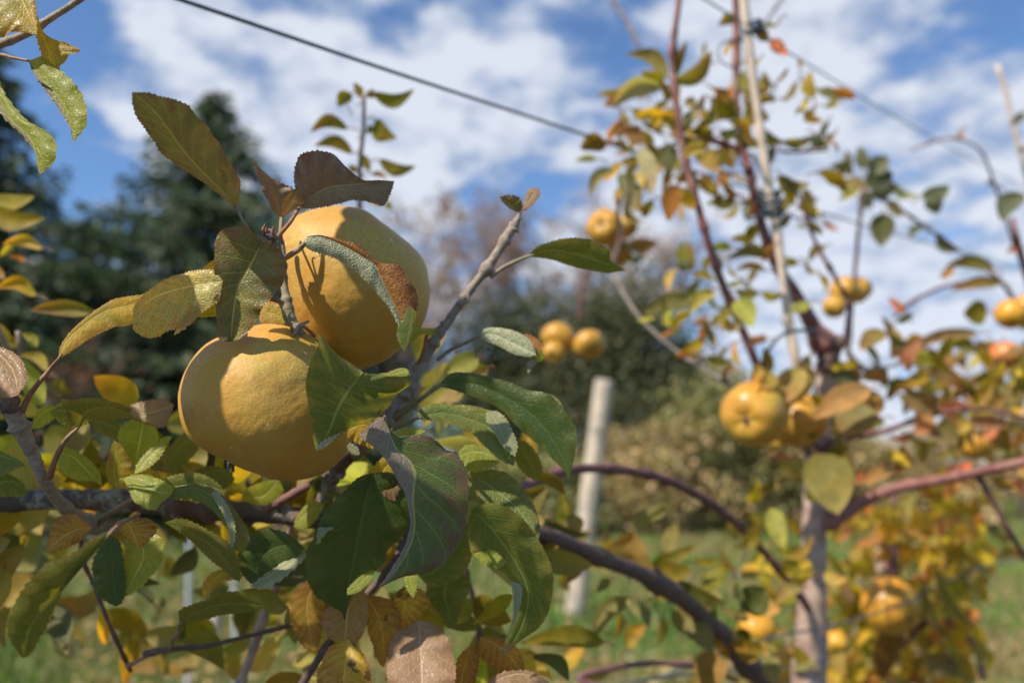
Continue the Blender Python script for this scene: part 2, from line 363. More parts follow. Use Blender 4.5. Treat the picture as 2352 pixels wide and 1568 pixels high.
finish(g, g.n('ShaderNodeBsdfPrincipled', i_Base_Color=pc, i_Roughness=.85, i_Normal=g.n('ShaderNodeBump', i_Height=gr, i_Strength=.8, i_Distance=.006).outputs[0]).outputs[0])
M['post'] = pm
M['white'] = plain_mat('white_stake', (.60, .62, .64), (.50, .52, .55), 60)
M['tie'] = plain_mat('tie_plastic', (.03, .06, .07), (.05, .08, .10), 200, rough=.4)

# ------------------------------------------------------------------ hero leaves
def leaf(M_, L_, R_, mat, d=.46, g=(0, 0), cup=0., mat2=None, under=False, parent=None, n=120, m=9, teeth=34, tamp=1., bul=.05,
         wav=.0012, pet=None, pw=(7, 5), pmat='petiole', label=None, wn=3.2):
    """M_/L_/R_: midrib and the two margins as picture points, base -> tip; d, g: depth and its slope (m per 100 units)"""
    if isinstance(mat, str): mat = M[mat]
    cx = sum(p[0] for p in M_) / len(M_); cy = sum(p[1] for p in M_) / len(M_)
    def dep(p): return d + g[0] * (p[0] - cx) / 100 + g[1] * (p[1] - cy) / 100 + (p[2] if len(p) > 2 else 0)
    def prep(pts, extra): return [(p[0], p[1], dep(p) + extra) for p in pts]
    b, t = M_[0], M_[-1]
    mid = cat_rom(prep(M_, 0), n)
    # margins leave the base and close on the tip
    Lq = cat_rom([prep([b], 0)[0]] + prep(L_, cup) + [prep([t], 0)[0]], n)
    Rq = cat_rom([prep([b], 0)[0]] + prep(R_, cup) + [prep([t], 0)[0]], n)
    mw, Lw, Rw = PP(mid), PP(Lq), PP(Rq)
    ph = random.random() * 6
    V = np.zeros((n, 2 * m + 1, 3)); UV = np.zeros((n, 2 * m + 1, 2))
    for i in range(n):
        u = i / (n - 1)
        tm = mw[min(i + 1, n - 1)] - mw[max(i - 1, 0)]; tm /= np.linalg.norm(tm) + 1e-12
        for sgn, E in ((-1, Lw), (1, Rw)):
            e = E[i] - mw[i]; wdt = np.linalg.norm(e) + 1e-9
            nrm = np.cross(tm, e / wdt) * sgn; nrm /= np.linalg.norm(nrm) + 1e-9
            view = mw[i] - np.array((0, 0, CH)); 
            if nrm.dot(view) > 0: nrm = -nrm
            te = E[min(i + 1, n - 1)] - E[max(i - 1, 0)]; te /= np.linalg.norm(te) + 1e-12
            s_ = (u * teeth * 1.25 + ph + .35 * mn.noise(Vector((u * 9, ph, sgn * 3)))) % 1.0
            fade = min(1, u * 9) * min(1, (1 - u) * 14)
            tooth = tamp * .0010 * (s_ ** 1.5 * 1.5 - .35) * fade * (.5 + .9 * abs(mn.noise(Vector((u * teeth * .9, ph, sgn)))))
            out = e / wdt
            wave = wav * (math.sin(u * wn * 6.28 + ph * sgn) + .5 * math.sin(u * wn * 2.3 * 6.28 + ph * 2)) * min(1, wdt / .016) ** 2
            for j in range(m + 1):
                q = j / m
                p = mw[i] + e * q + nrm * (math.sin(math.pi * q) * bul * wdt + wave * q * q) + out * tooth * q ** 5
                k = m + sgn * j
                V[i, k] = p; UV[i, k] = (u, .5 + .5 * sgn * q)
    W = 2 * m + 1; F = []; mi = []
    for i in range(n - 1):
        for k in range(W - 1):
            a = i * W + k
            F.append((a, a + 1, a + 1 + W, a + W)); mi.append(0 if k < m else (1 if mat2 else 0))
    VV = V.reshape(-1, 3); tot = np.zeros(3)
    for f in F[::7]: tot += np.cross(VV[f[1]] - VV[f[0]], VV[f[3]] - VV[f[0]])
    face = tot.dot(np.array((0, 0, CH)) - VV.mean(axis=0)) > 0
    if face == under: F = [f[::-1] for f in F]
    mats = [mat] + ([M[mat2]] if mat2 else [])
    o = mesh('leaf', VV, F, mats, parent, origin=mw[0], uv=UV.reshape(-1, 2), mi=mi)
    if label: o['label'] = label
    if pet:
        pp = [(p[0], p[1], p[2] if len(p) > 2 else dep(b)) for p in pet]
        pts = [(b[0], b[1], dep(b))] + pp
        pts = [(M_[0][0] * .7 + M_[1][0] * .3 if len(M_) > 2 else b[0], M_[0][1] * .7 + M_[1][1] * .3 if len(M_) > 2 else b[1], dep(M_[0]) * .7 + dep(M_[1]) * .3)] + pts
        q = cat_rom(pts, 22); wp = np.interp(np.linspace(0, 1, 22), [0, .15, 1], [pw[1] * .35, pw[1], pw[0]])
        Vp, Fp = sweep(PP(q), wp / 2 * q[:, 2] / FX, 8, .12)
        po = mesh('petiole', Vp, Fp, M[pmat], o, origin=PP(q)[2])
    o['_a'] = float(abs((max(p[0] for p in L_ + R_) - min(p[0] for p in L_ + R_)) * (max(p[1] for p in L_ + R_) - min(p[1] for p in L_ + R_))))
    return o

# ---- simple leaves (behind the plane of focus): base, tip, half width, bend
LEAFC = {'g': (.20, .175, .018), 'd': (.085, .095, .018), 'y': (.50, .37, .03), 'o': (.46, .20, .04), 'r': (.60, .19, .10), 'p': (.38, .37, .19),
         'b': (.26, .15, .035), 'l': (.34, .34, .025), 's': (.12, .13, .075), 'k': (.27, .20, .022)}
def sleaf_geo(b, t, wpx, d0, d1, bend=0., fold=.35, n=11, curl=.0, roll=0.):
    """a leaf as world vertices; base at depth d0, tip d1; wpx half width in picture units"""
    B = np.array(P(*b, d0)); T = np.array(P(*t, d1)); ax = T - B; Ln = np.linalg.norm(ax); ax /= Ln
    view = (B + T) / 2 - np.array((0, 0, CH)); view /= np.linalg.norm(view)
    side = np.cross(ax, view); side /= np.linalg.norm(side) + 1e-9
    nrm = np.cross(side, ax)
    side, nrm = side * math.cos(roll) + nrm * math.sin(roll), nrm * math.cos(roll) - side * math.sin(roll)
    hw = 1.22 * wpx * (d0 + d1) / 2 / FX; bd = bend * (d0 + d1) / 2 / FX
    scr = np.cross(ax, view); scr /= np.linalg.norm(scr) + 1e-9
    V = []; F = []
    for i in range(n):
        u = i / (n - 1)
        wd = hw * (math.sin(math.pi * min(1, u ** .8)) ** .75) * (1 - .15 * u)
        c = B + ax * Ln * u - scr * bd * math.sin(math.pi * u) + nrm * curl * Ln * math.sin(math.pi * u)
        for s_ in (-1, -.5, 0, .5, 1):
            V.append(c + side * s_ * wd * math.cos(fold) - nrm * abs(s_) * wd * math.sin(fold) + nrm * (.06 * wd * math.sin(9 * u + s_ * 2)))
    for i in range(n - 1):
        for k in range(4):
            a = i * 5 + k; F.append((a, a + 1, a + 6, a + 5))
    return V, F, B
class Foliage:
    """keeps the largest leaves of one tree as parts, the rest go into one mesh"""
    def __init__(s, root, cap): s.root = root; s.cap = cap; s.items = []
    def add(s, b, t, wpx, c, d, dd=0., bend=0., fold=None, pet=True, curl=None, roll=None, flip=None):
        s.items.append((b, t, wpx, c, d, dd, bend, fold if fold is not None else random.uniform(.15, .55), pet,
                        curl if curl is not None else random.uniform(-.05, .12), roll if roll is not None else random.uniform(-.5, .5),
                        flip if flip is not None else random.random() < .35))
    def build(s):
        def inside(p): return -60 < p[0] < 2412 and -60 < p[1] < 1620
        s.items.sort(key=lambda q: -(math.dist(q[0], q[1]) * q[2]) * (1 if inside(q[0]) or inside(q[1]) else 0))
        rest = MB(); prest = MB()
        for i, (b, t, wpx, c, d, dd, bend, fold, pet, curl, roll, flip) in enumerate(s.items):
            V, F, B = sleaf_geo(b, t, wpx, d, d + dd, bend, fold, curl=curl, roll=roll)
            if flip: F = [f[::-1] for f in F]
            base = np.array(LEAFC[c] if isinstance(c, str) else c) * random.uniform(.8, 1.25)
            tipc = base * np.array((random.uniform(.85, 1.5), random.uniform(.7, 1.1), random.uniform(.7, 1.2)))
            cols = [(*(base * (1 - k // 5 / 10) + tipc * (k // 5 / 10)), 1) for k in range(len(V))]
            if pet:
                dx, dy = b[0] - t[0], b[1] - t[1]; L = math.hypot(dx, dy) or 1
                e = (b[0] + dx / L * 24 + random.uniform(-6, 6), b[1] + dy / L * 18 + 10)
                q = cat_rom([(b[0] - dx / L * 4, b[1] - dy / L * 4, d), (b[0] + dx / L * 10, b[1] + dy / L * 10, d), (*e, d)], 6)
                pv, pf = sweep(PP(q), np.full(6, 1.6) * d / FX, 5)
            if i < s.cap:
                o = mesh('leaf', V, F, M['any'], s.root, origin=B, col=cols)
                if pet: mesh('petiole', pv, pf, M['petiole'], o, origin=B)
            else:
                k = len(rest.V); rest.add(V, F); rest.C += cols
                if pet: prest.add(pv, pf, (.28, .12, .07))
        if rest.V:
            rest.add(prest.V, prest.F); rest.C += prest.C
            o = mesh('foliage', rest.V, rest.F, M['any'], s.root, origin=WL(s.root), col=rest.C); o['kind'] = 'stuff'

#@@SETTING
# ------------------------------------------------------------------ ground
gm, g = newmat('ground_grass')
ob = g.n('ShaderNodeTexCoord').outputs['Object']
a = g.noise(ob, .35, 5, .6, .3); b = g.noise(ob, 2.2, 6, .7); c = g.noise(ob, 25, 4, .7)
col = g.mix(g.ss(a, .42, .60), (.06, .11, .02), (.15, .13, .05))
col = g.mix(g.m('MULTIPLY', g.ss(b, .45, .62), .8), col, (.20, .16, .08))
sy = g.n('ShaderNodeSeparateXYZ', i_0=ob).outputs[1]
col = g.mix(g.ss(g.m('ADD', sy, g.m('MULTIPLY', b, .8)), 3.3, 2.7), col, g.mix(b, (.035, .028, .02), (.06, .05, .035)))   # unseen near ground darkened to cut light bounced up onto the apples
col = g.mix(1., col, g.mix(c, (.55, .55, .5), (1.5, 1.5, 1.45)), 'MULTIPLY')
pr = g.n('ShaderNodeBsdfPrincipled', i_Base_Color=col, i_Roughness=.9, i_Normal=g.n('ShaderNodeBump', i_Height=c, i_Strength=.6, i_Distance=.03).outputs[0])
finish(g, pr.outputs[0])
GV = []; GF = []; N = 70
xs = np.concatenate([np.linspace(-400, -40, 8), np.linspace(-35, 35, N - 16), np.linspace(40, 400, 8)])
ys = np.concatenate([[-30, -10], np.linspace(0, 60, N - 8), np.linspace(75, 900, 6)])
for y in ys:
    for x in xs: GV.append((x, y, .06 * mn.noise(Vector((x * .3, y * .3, 0))) if abs(x) < 35 and y < 60 else 0))
nx = len(xs)
for j in range(len(ys) - 1):
    for i in range(nx - 1): GF.append((j * nx + i, j * nx + i + 1, (j + 1) * nx + i + 1, (j + 1) * nx + i))
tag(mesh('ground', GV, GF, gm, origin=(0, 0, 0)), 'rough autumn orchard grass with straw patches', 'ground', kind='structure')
# grass blades and fallen leaves
def blades(n, y0, y1, name, cols, hmul, wmul, label, cat):
    y = y0 * (y1 / y0) ** rng.random(n); x = (rng.random(n) - .5) * 1.5 * y
    patch = np.array([mn.noise(Vector((a * .5, b * .5, 3))) for a, b in zip(x, y)])
    h = hmul * (.5 + rng.random(n)) * (1 + y / 14); wd = wmul * (1 + y / 6)
    az_ = rng.random(n) * 6.28; ln = rng.normal(0, .5, n) * h
    dx, dy = np.cos(az_), np.sin(az_)
    V = np.zeros((n, 3, 3))
    V[:, 0] = np.stack([x - dx * wd, y - dy * wd, np.zeros(n) - .02], 1); V[:, 1] = np.stack([x + dx * wd, y + dy * wd, np.zeros(n) - .02], 1)
    V[:, 2] = np.stack([x + dy * ln, y + dx * ln, h], 1)
    k = (rng.random(n) + patch * 1.1).clip(0, .999) * len(cols)
    cc = np.array(cols)[k.astype(int)] * rng.uniform(.7, 1.3, (n, 1))
    Cc = np.concatenate([np.repeat(cc, 3, axis=0), np.ones((n * 3, 1))], 1)
    F = np.arange(n * 3).reshape(n, 3).tolist()
    tag(mesh(name, V.reshape(-1, 3), F, M['foliage'], origin=(0, 0, 0), smooth=False, col=Cc), label, cat, kind='stuff')
blades(90000, 3.5, 32, 'grass', [(.06, .17, .015), (.10, .22, .02), (.15, .21, .03), (.21, .17, .07), (.28, .22, .10)], .07, .006,
       'tufty green and straw coloured grass covering the orchard floor', 'grass')
n = 5200; LV = []; LF = []; LC = []
for i in range(n):
    y = 4 * (24 / 4) ** random.random(); x = (random.random() - .35) * 1.5 * y; s_ = .032 + .02 * random.random()
    a_ = random.random() * 6.28; tl = random.uniform(-.5, .5)
    u_ = Vector((math.cos(a_), math.sin(a_), tl)) * s_; v_ = Vector((-math.sin(a_), math.cos(a_), random.uniform(-.4, .4))) * s_ * .6
    p = Vector((x, y, .05 + random.random() * .03)); k = len(LV)
    LV += [p - u_, p + v_, p + u_, p - v_]; LF.append((k, k + 1, k + 2, k + 3))
    c_ = random.choice([(.5, .22, .06), (.55, .33, .08), (.4, .2, .1), (.5, .38, .2)]); LC += [(*c_, 1)] * 4
tag(mesh('fallen_leaves', LV, LF, M['foliage'], origin=(0, 0, 0), smooth=False, col=LC), 'orange and tan fallen leaves scattered over the grass', 'fallen leaves', kind='stuff')

# ------------------------------------------------------------------ background trees and shrubs
def zy(y, d): return P(1176, y, d).z
def base_at(x, d):
    p = P(x, 1080, d); return Vector((p.x, p.y, 0))
def quadleaf(out, p, s_, asp, rr):
    a = Vector((rr.gauss(0, 1), rr.gauss(0, 1), rr.gauss(0, 1))).normalized(); b_ = a.orthogonal().normalized()
    b_ = (Matrix.Rotation(rr.random() * 6.28, 3, a) @ b_)
    out += [p - a * s_, p + b_ * s_ * asp, p + a * s_, p - b_ * s_ * asp]
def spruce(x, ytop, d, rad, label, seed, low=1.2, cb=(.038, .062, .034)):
    rr = random.Random(seed); top = P(x, ytop, d); b0 = Vector((top.x, top.y, 0)); H = top.z
    root = empty('spruce_tree', b0, label, 'tree', 'spruces behind the orchard')
    V, F = sweep([b0 + Vector((0, 0, H * t)) for t in np.linspace(0, .985, 14)], [.16 * (1 - t) + .012 for t in np.linspace(0, .985, 14)], 9, .1)
    mesh('trunk', V, F, M['bark_grey'], root, origin=b0)
    CV = []; CC = []; tw = MB()
    z = low
    while z < H - .1:
        f = 1 - z / H; L = rad * (f ** .95) + .05
        nb = max(7, int(15 * f + 6))
        for k in range(nb):
            a = rr.random() * 6.28; Lk = L * rr.choice((rr.uniform(.6, .9), rr.uniform(.9, 1.22))); dz0 = rr.uniform(-.1, .1)
            ns = max(4, int(Lk / .11)); end = None
            shade = rr.uniform(.75, 1.3)
            for s_ in range(ns):
                t = (s_ + rr.random()) / ns; rr_ = t * Lk
                pz = z + dz0 - .32 * rr_ + .16 * rr_ * rr_ / max(Lk, .4)
                q = b0 + Vector((math.cos(a) * rr_, math.sin(a) * rr_, pz))
                wd = .30 * (1 - t) * Lk + .07
                for _ in range(5):
                    off = rr.uniform(-wd, wd) * .6
                    p = q + Vector((-math.sin(a) * off, math.cos(a) * off, -rr.random() * .16 * (1 + t)))
                    ax = Vector((math.cos(a) + rr.uniform(-.8, .8), math.sin(a) + rr.uniform(-.8, .8), rr.uniform(-.9, .25))).normalized()
                    sd = ax.cross(Vector((rr.gauss(0, 1), rr.gauss(0, 1), rr.gauss(0, 1)))).normalized()
                    ln = rr.uniform(.12, .24); w_ = rr.uniform(.022, .045)
                    CV += [p - sd * w_, p + sd * w_, p + ax * ln + sd * w_ * .5, p + ax * ln - sd * w_ * .5]
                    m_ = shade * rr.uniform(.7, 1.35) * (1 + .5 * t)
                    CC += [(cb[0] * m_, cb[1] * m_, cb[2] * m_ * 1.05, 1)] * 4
        z += rr.uniform(.13, .22) * (1 + .8 * f)
    F = [(i, i + 1, i + 2, i + 3) for i in range(0, len(CV), 4)]
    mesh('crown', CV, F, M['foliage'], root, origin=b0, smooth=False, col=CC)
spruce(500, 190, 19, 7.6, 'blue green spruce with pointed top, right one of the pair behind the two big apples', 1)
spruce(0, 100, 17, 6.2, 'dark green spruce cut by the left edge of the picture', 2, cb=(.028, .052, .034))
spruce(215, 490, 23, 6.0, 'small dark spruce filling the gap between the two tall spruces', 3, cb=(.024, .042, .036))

def bush(name, x, ytop, d, rx, label, cat, cols, n, leafs, seed, group=None, asp=.5, lobes=14, ry=None, stems=14, zlow=.05, ztop=None, loose=.35, stemmat='bark_grey'):
    rr = random.Random(seed); top = P(x, ytop, d); b0 = Vector((top.x, top.y, 0)); H = top.z; ry = ry or rx * .7
    root = empty(name, b0, label, cat, group)
    lob = []
    for i in range(lobes):
        a = rr.random() * 6.28; r_ = math.sqrt(rr.random()); zc = rr.uniform(.15, .86)
        k = (1 - (zc - .35) ** 2 * 1.6)
        lob.append((Vector((math.cos(a) * rx * r_ * .75 * k, math.sin(a) * ry * r_ * .75 * k, zc * H)), rr.uniform(.16, .30) * H, rr.uniform(.75, 1.3)))
    V = []; CC = []
    for i in range(n):
        c_, r_, sh = rr.choice(lob)
        v = Vector((rr.gauss(0, 1), rr.gauss(0, 1), rr.gauss(0, 1))).normalized() * r_ * (rr.random() ** loose)
        v.x *= min(1.8, rx / (H * .35)); p = c_ + v
        if p.z < zlow: p.z = zlow + rr.random() * .3
        quadleaf(V, b0 + p, leafs * rr.uniform(.6, 1.3), asp, rr)
        base = rr.choice(cols); m_ = rr.uniform(.7, 1.3) * sh; CC += [(base[0] * m_, base[1] * m_, base[2] * m_, 1)] * 4
    F = [(i, i + 1, i + 2, i + 3) for i in range(0, len(V), 4)]
    tk = MB()
    for i in range(stems):
        c_ = rr.choice(lob)[0]; st = Vector((c_.x * .15, c_.y * .15, 0))
        mid_ = st.lerp(c_, .5) + Vector((rr.uniform(-.1, .1), 0, .1))
        pts = cat_rom([tuple(b0 + st), tuple(b0 + mid_), tuple(b0 + c_)], 7)
        v_, f_ = sweep(pts, np.linspace(.035, .008, 7) * H / 3, 6); tk.add(v_, f_)
    mesh('trunk', tk.V, tk.F, M[stemmat], root, origin=b0)
    mesh('crown', V, F, M['foliage'], root, origin=b0, smooth=False, col=CC)
    return root
EG = [(.025, .042, .016), (.035, .05, .02), (.085, .10, .035), (.04, .05, .022), (.025, .035, .016)]
bush('evergreen_shrub', 1190, 690, 22, 2.2, 'dark rounded evergreen shrub left of the thick wooden post', 'shrub', EG, 26000, .075, 11, 'evergreens beyond the grass', lobes=22)
bush('evergreen_shrub', 1420, 635, 21, 2.3, 'tallest dark green evergreen right behind the thick wooden post', 'shrub', EG + [(.13, .12, .05)], 30000, .075, 12, 'evergreens beyond the grass', lobes=26)
bush('evergreen_shrub', 820, 720, 23, 2.6, 'low dark evergreen shrub peeking out behind the two big apples', 'shrub', EG[:2], 20000, .08, 13, 'evergreens beyond the grass')
bush('evergreen_shrub', 1560, 760, 20, 1.5, 'narrow dusky evergreen beside the sky gap right of the wooden post', 'shrub', EG + [(.10, .085, .05)], 16000, .07, 14, 'evergreens beyond the grass')
bush('hedge', 300, 830, 20, 3.4, 'dark brown and green hedge below the spruces', 'hedge', [(.03, .04, .022), (.06, .045, .035), (.09, .055, .045), (.02, .03, .02)], 24000, .08, 15, lobes=26)
bush('hedge', 640, 860, 19, 2.6, 'dark shaded hedge behind the lower big apple', 'hedge', [(.03, .035, .022), (.05, .045, .03), (.02, .028, .02)], 16000, .08, 16, lobes=20)
bush('hedge', -60, 800, 18, 2.4, 'dark hedge at the left edge under the spruce', 'hedge', [(.03, .045, .022), (.05, .045, .03)], 12000, .08, 17, lobes=16)
TN = [(.42, .30, .13), (.28, .23, .08), (.50, .35, .18), (.20, .20, .06), (.50, .32, .20)]
for i, (x, yt, d, rx, lb) in enumerate(((1640, 860, 17, 1.6, 'pale olive weedy shrub just right of the wooden post'), (1500, 970, 16, 1.5, 'tan dry shrub behind the base of the wooden post'),
                                       (1790, 900, 17, 1.6, 'tan shrub behind the large yellow apple on the trunk'), (1980, 1010, 22, 2.1, 'low tan scrub right behind the trunk of the apple tree'),
                                       (2180, 960, 21, 1.7, 'sparse greyish tan shrub at the right below the red apple'), (2340, 900, 20, 1.8, 'tall greyish shrub cut by the right edge'),
                                       (1250, 1040, 15, 1.1, 'brown green bush in the dark left of the wooden post'), (2120, 1120, 16, 1.7, 'low straw coloured weeds above the right hand grass'))):
    bush('dry_shrub', x, yt, d, rx, lb, 'shrub', TN if i not in (0, 6) else [(.16, .19, .06), (.24, .22, .08), (.30, .25, .10)], 9000 if i in (4, 5) else 14000, .05 if i in (4, 5) else .085, 30 + i, 'dry shrubs beyond the grass', lobes=30, stems=34, loose=.8)

def bare_tree(x, ytop, d, spread, label, seed, leafcols, nleaf, depth=5, barkm='bark_bare', group='bare trees beyond the orchard', name='bare_tree', nleader=5, lsize=.05):
    rr = random.Random(seed); top = P(x, ytop, d); b0 = Vector((top.x, top.y, 0)); H = top.z
    root = empty(name, b0, label, 'tree', group)
    tk = MB(); br = MB(); ends = []
    def grow(p, dr, L, r_, lev):
        pts = [p]; q = p; dd = dr
        for k in range(4):
            dd = (dd + Vector((rr.gauss(0, .12), rr.gauss(0, .12), .05))).normalized(); q = q + dd * L / 4; pts.append(q)
        v_, f_ = sweep([tuple(v) for v in pts], np.linspace(r_, r_ * .6, 5), 6 if lev < 2 else 4)
        (tk if lev == 0 else br).add(v_, f_)
        if lev >= depth: ends.append(q); ends.append(pts[2]); return
        for k in range(rr.choice((2, 3, 3)) if lev else nleader):
            nd = (dd + Vector((rr.gauss(0, .5), rr.gauss(0, .5), rr.gauss(.05, .35))) * spread).normalized()
            grow(pts[rr.choice((2, 3, 4)) if k else 4], nd, L * rr.uniform(.6, .85), r_ * .55, lev + 1)
    grow(b0, Vector((0, 0, 1)), H * .27, .07 * H / 6, 0)
    mx = max(e.z for e in ends); 
    mesh('trunk', tk.V, tk.F, M[barkm], root, origin=b0); o2 = mesh('branches', br.V, br.F, M[barkm], root, origin=b0)
    V = []; CC = []
    for i in range(nleaf):
        p = rr.choice(ends) + Vector((rr.gauss(0, .1), rr.gauss(0, .1), rr.gauss(0, .1)))
        quadleaf(V, p, lsize * rr.uniform(.6, 1.3), .6, rr); c_ = rr.choice(leafcols); m_ = rr.uniform(.7, 1.3); CC += [(c_[0] * m_, c_[1] * m_, c_[2] * m_, 1)] * 4
    if V: mesh('crown', V, [(i, i + 1, i + 2, i + 3) for i in range(0, len(V), 4)], M['foliage'], root, origin=b0, smooth=False, col=CC)
M['bark_bare'] = bark_mat('bark_bare', (.24, .16, .14), (.32, .23, .20), scale=10)
M['bark_rust'] = bark_mat('bark_rust', (.14, .07, .045), (.20, .10, .06), scale=10)
RL = [(.25, .15, .13), (.32, .17, .12), (.24, .17, .16), (.33, .22, .18)]
bare_tree(1080, 150, 25, 1.15, 'nearly bare tree with thin russet leaves against the sky behind the top apple', 51, RL, 8500, depth=6, lsize=.06)
bare_tree(1260, 250, 26, 1.1, 'nearly bare russet tree just above the evergreens and right of the forked twig', 52, RL, 6500, depth=6, lsize=.06)
bare_tree(960, 300, 24, 1.0, 'faint bare tree hugging the right side of the top apple', 53, RL, 3500, depth=6, lsize=.06)
bare_tree(270, 640, 14, .9, 'leafless rusty brown shrub in front of the spruces', 54, [(.3, .13, .07)], 160, barkm='bark_rust', name='bare_shrub', group='bare shrubs', nleader=8)
bare_tree(2230, 700, 22, 1.1, 'bare pale twiggy tree at the right under the fruiting branch', 55, RL, 900, nleader=6)

# ------------------------------------------------------------------ posts
def post(name, pts, wpx, mat, label, cat, sides=20, cap=True, group=None, grain=.03):
    """round post from a point on the ground up, slightly chamfered at the top"""
    top = Vector(P(*pts[0])); bot = Vector(P(*pts[1])); 
    k = (top.z + .25) / (top.z - bot.z); bot = top + (bot - top) * k
    r_ = wpx / 2 * pts[0][2] / FX
    ts = [0, .5, .9, .97, .995, 1.0, 1.0]; rs = [1.03, 1.0, 1, 1, .985, .93, .02]
    ts = list(np.linspace(0, .97, 14)) + [.995, 1.0, 1.0005]; rs = [1.06 - .06 * i / 13 for i in range(14)] + [.985, .93, .05]
    V, F = sweep([tuple(bot.lerp(top, t)) for t in ts], [r_ * q for q in rs], sides, grain, 3)
    o = mesh(name, V, F, M[mat], origin=(bot.x, bot.y, 0)); tag(o, label, cat, group); return o, r_
po, pr_ = post('wooden_post', ((1389, 872, 6.9), (1318, 1425, 6.9)), 43, 'post', 'thick pale round wooden post standing in the grass, leaning slightly right', 'post')
# wire staples on the post
for yy in (960, 1290):
    q = P(1377 - (yy - 960) * .12, yy, 6.8)
    V, F = sweep([tuple(q + Vector((-.11, 0, -.015))), tuple(q + Vector((-.05, -.03, 0))), tuple(q + Vector((.05, -.03, .01))), tuple(q + Vector((.12, 0, 0)))], [.006] * 4, 6)
    mesh('wire_loop', V, F, M['wire'], po, origin=q)
post('fence_post', ((500, 1390, 5.4), (480, 1520, 5.4)), 26, 'post', 'short grey wooden post in the grass low at the left behind the leaves', 'post')
post('white_stake', ((437, 1000, 4.2), (433, 1345, 4.2)), 9, 'white', 'thin white stake seen left of and below the lower big apple, longer of the two', 'stake', 10, group='white fence stakes')
post('white_stake', ((535, 1030, 4.4), (537, 1200, 4.4)), 9, 'white', 'thin white stake directly under the lower big apple', 'stake', 10, group='white fence stakes')
#@@HERO
# ------------------------------------------------------------------ the two big apples
def blob_apple(outline, c, d, rz, mat, label, stalk=None, cal=None, seed=0, parent=None, group=None, lump=.020):
    """apple whose girth follows an outline seen from here, full depth rz behind and in front; dimples at stalk and calyx (picture x, y, side -1 near .. 1 far)"""
    cx, cy = c
    ang = np.array([math.atan2(-(y - cy), x - cx) for x, y in outline]); rad = np.array([math.hypot(x - cx, y - cy) for x, y in outline])
    o_ = np.argsort(ang); ang = ang[o_]; rad = rad[o_]
    ang = np.r_[ang - 2 * math.pi, ang, ang + 2 * math.pi]; rad = np.r_[rad, rad, rad]
    tt = np.linspace(-math.pi, math.pi, 361)
    rt = np.interp(tt, ang, rad); k = np.exp(-(np.arange(-12, 13) / 5.) ** 2); k /= k.sum()
    rt = np.convolve(np.r_[rt[-13:-1], rt, rt[1:13]], k, 'valid')
    mean = rt.mean()
    cc = np.array(P(cx, cy, d)); 
    X = np.array(CR @ Vector((1, 0, 0))); Y = np.array(CR @ Vector((0, 1, 0))); Zv = np.array(CR @ Vector((0, 0, -1)))
    fw = cc - np.array((0, 0, CH)); fw /= np.linalg.norm(fw); X = X - fw * X.dot(fw); X /= np.linalg.norm(X); Y = np.cross(X, fw) * 1.0; Y /= np.linalg.norm(Y)
    if Y.dot(np.array(CR @ Vector((0, 1, 0)))) < 0: Y = -Y
    nu, nv = 160, 110; V = []; sc = d / FX
    # silhouettes of a round body lie slightly in front of its centre: shrink by the perspective factor
    shr = .988 * math.sqrt(max(.5, 1 - (mean * sc / d) ** 2))
    def dim(w): 
        v = ((w[0] - cx) * sc * X - (w[1] - cy) * sc * Y) ; r2 = mean * sc
        h = math.sqrt(max(0, 1 - (np.linalg.norm(v) / r2) ** 2)) * w[2] * rz
        q = v + fw * h; return q / np.linalg.norm(q)
    dims = [(dim(w), w[3], w[4]) for w in (stalk, cal) if w]
    for j in range(nv + 1):
        ph = math.pi * j / nv
        for i in range(nu):
            th = 2 * math.pi * i / nu - math.pi
            r_ = np.interp(th, tt, rt) * sc * shr; bl = math.sin(ph) ** 1.2
            r_ = r_ * bl + mean * sc * (1 - bl) * .99
            p = (X * math.cos(th) + Y * math.sin(th)) * math.sin(ph) * r_ + fw * -math.cos(ph) * rz
            u = p / np.linalg.norm(p); f = 1 + lump * mn.noise(Vector(u * 1.6) + Vector((seed, 0, 0))) * 1.4 * (1 - .6 * bl) + .006 * mn.noise(Vector(u * 5 + seed)) + .0025 * mn.noise(Vector(u * 14 + seed))
            for dv, dep, wd in dims:
                a = math.acos(max(-1, min(1, float(u.dot(dv))))); f -= dep * math.exp(-(a / wd) ** 2) - dep * .22 * math.exp(-((a - wd * 1.9) / (wd * .9)) ** 2)
            V.append(cc + p * f)
    F = [(j * nu + i, j * nu + (i + 1) % nu, (j + 1) * nu + (i + 1) % nu, (j + 1) * nu + i) for j in range(nv) for i in range(nu)]
    V = np.array(V); 
    f0 = F[nu * nv // 2]; nr = np.cross(V[f0[1]] - V[f0[0]], V[f0[3]] - V[f0[0]])
    if nr.dot(V[f0[0]] - cc) < 0: F = [q[::-1] for q in F]
    o = mesh('apple', V, F, M[mat], origin=cc); tag(o, label, 'apple', group)
    return o, cc, dims, rz
UP = [(721, 483), (760, 474), (817, 473), (845, 482), (873, 505), (915, 540), (951, 572), (974, 600), (985, 632), (988, 672), (982, 715), (968, 755), (950, 778), (923, 800),
      (901, 820), (862, 840), (817, 850), (770, 840), (725, 800), (690, 755), (668, 712), (652, 660), (645, 610), (646, 560), (655, 530), (676, 502)]
LO = [(588, 746), (630, 741), (676, 752), (705, 767), (730, 781), (765, 820), (795, 870), (812, 930), (815, 985), (800, 1035), (761, 1080), (719, 1100), (677, 1107), (644, 1106),
      (583, 1083), (532, 1052), (490, 1033), (450, 1006), (434, 982), (422, 935), (420, 900), (431, 856), (448, 823), (476, 789), (530, 764)]
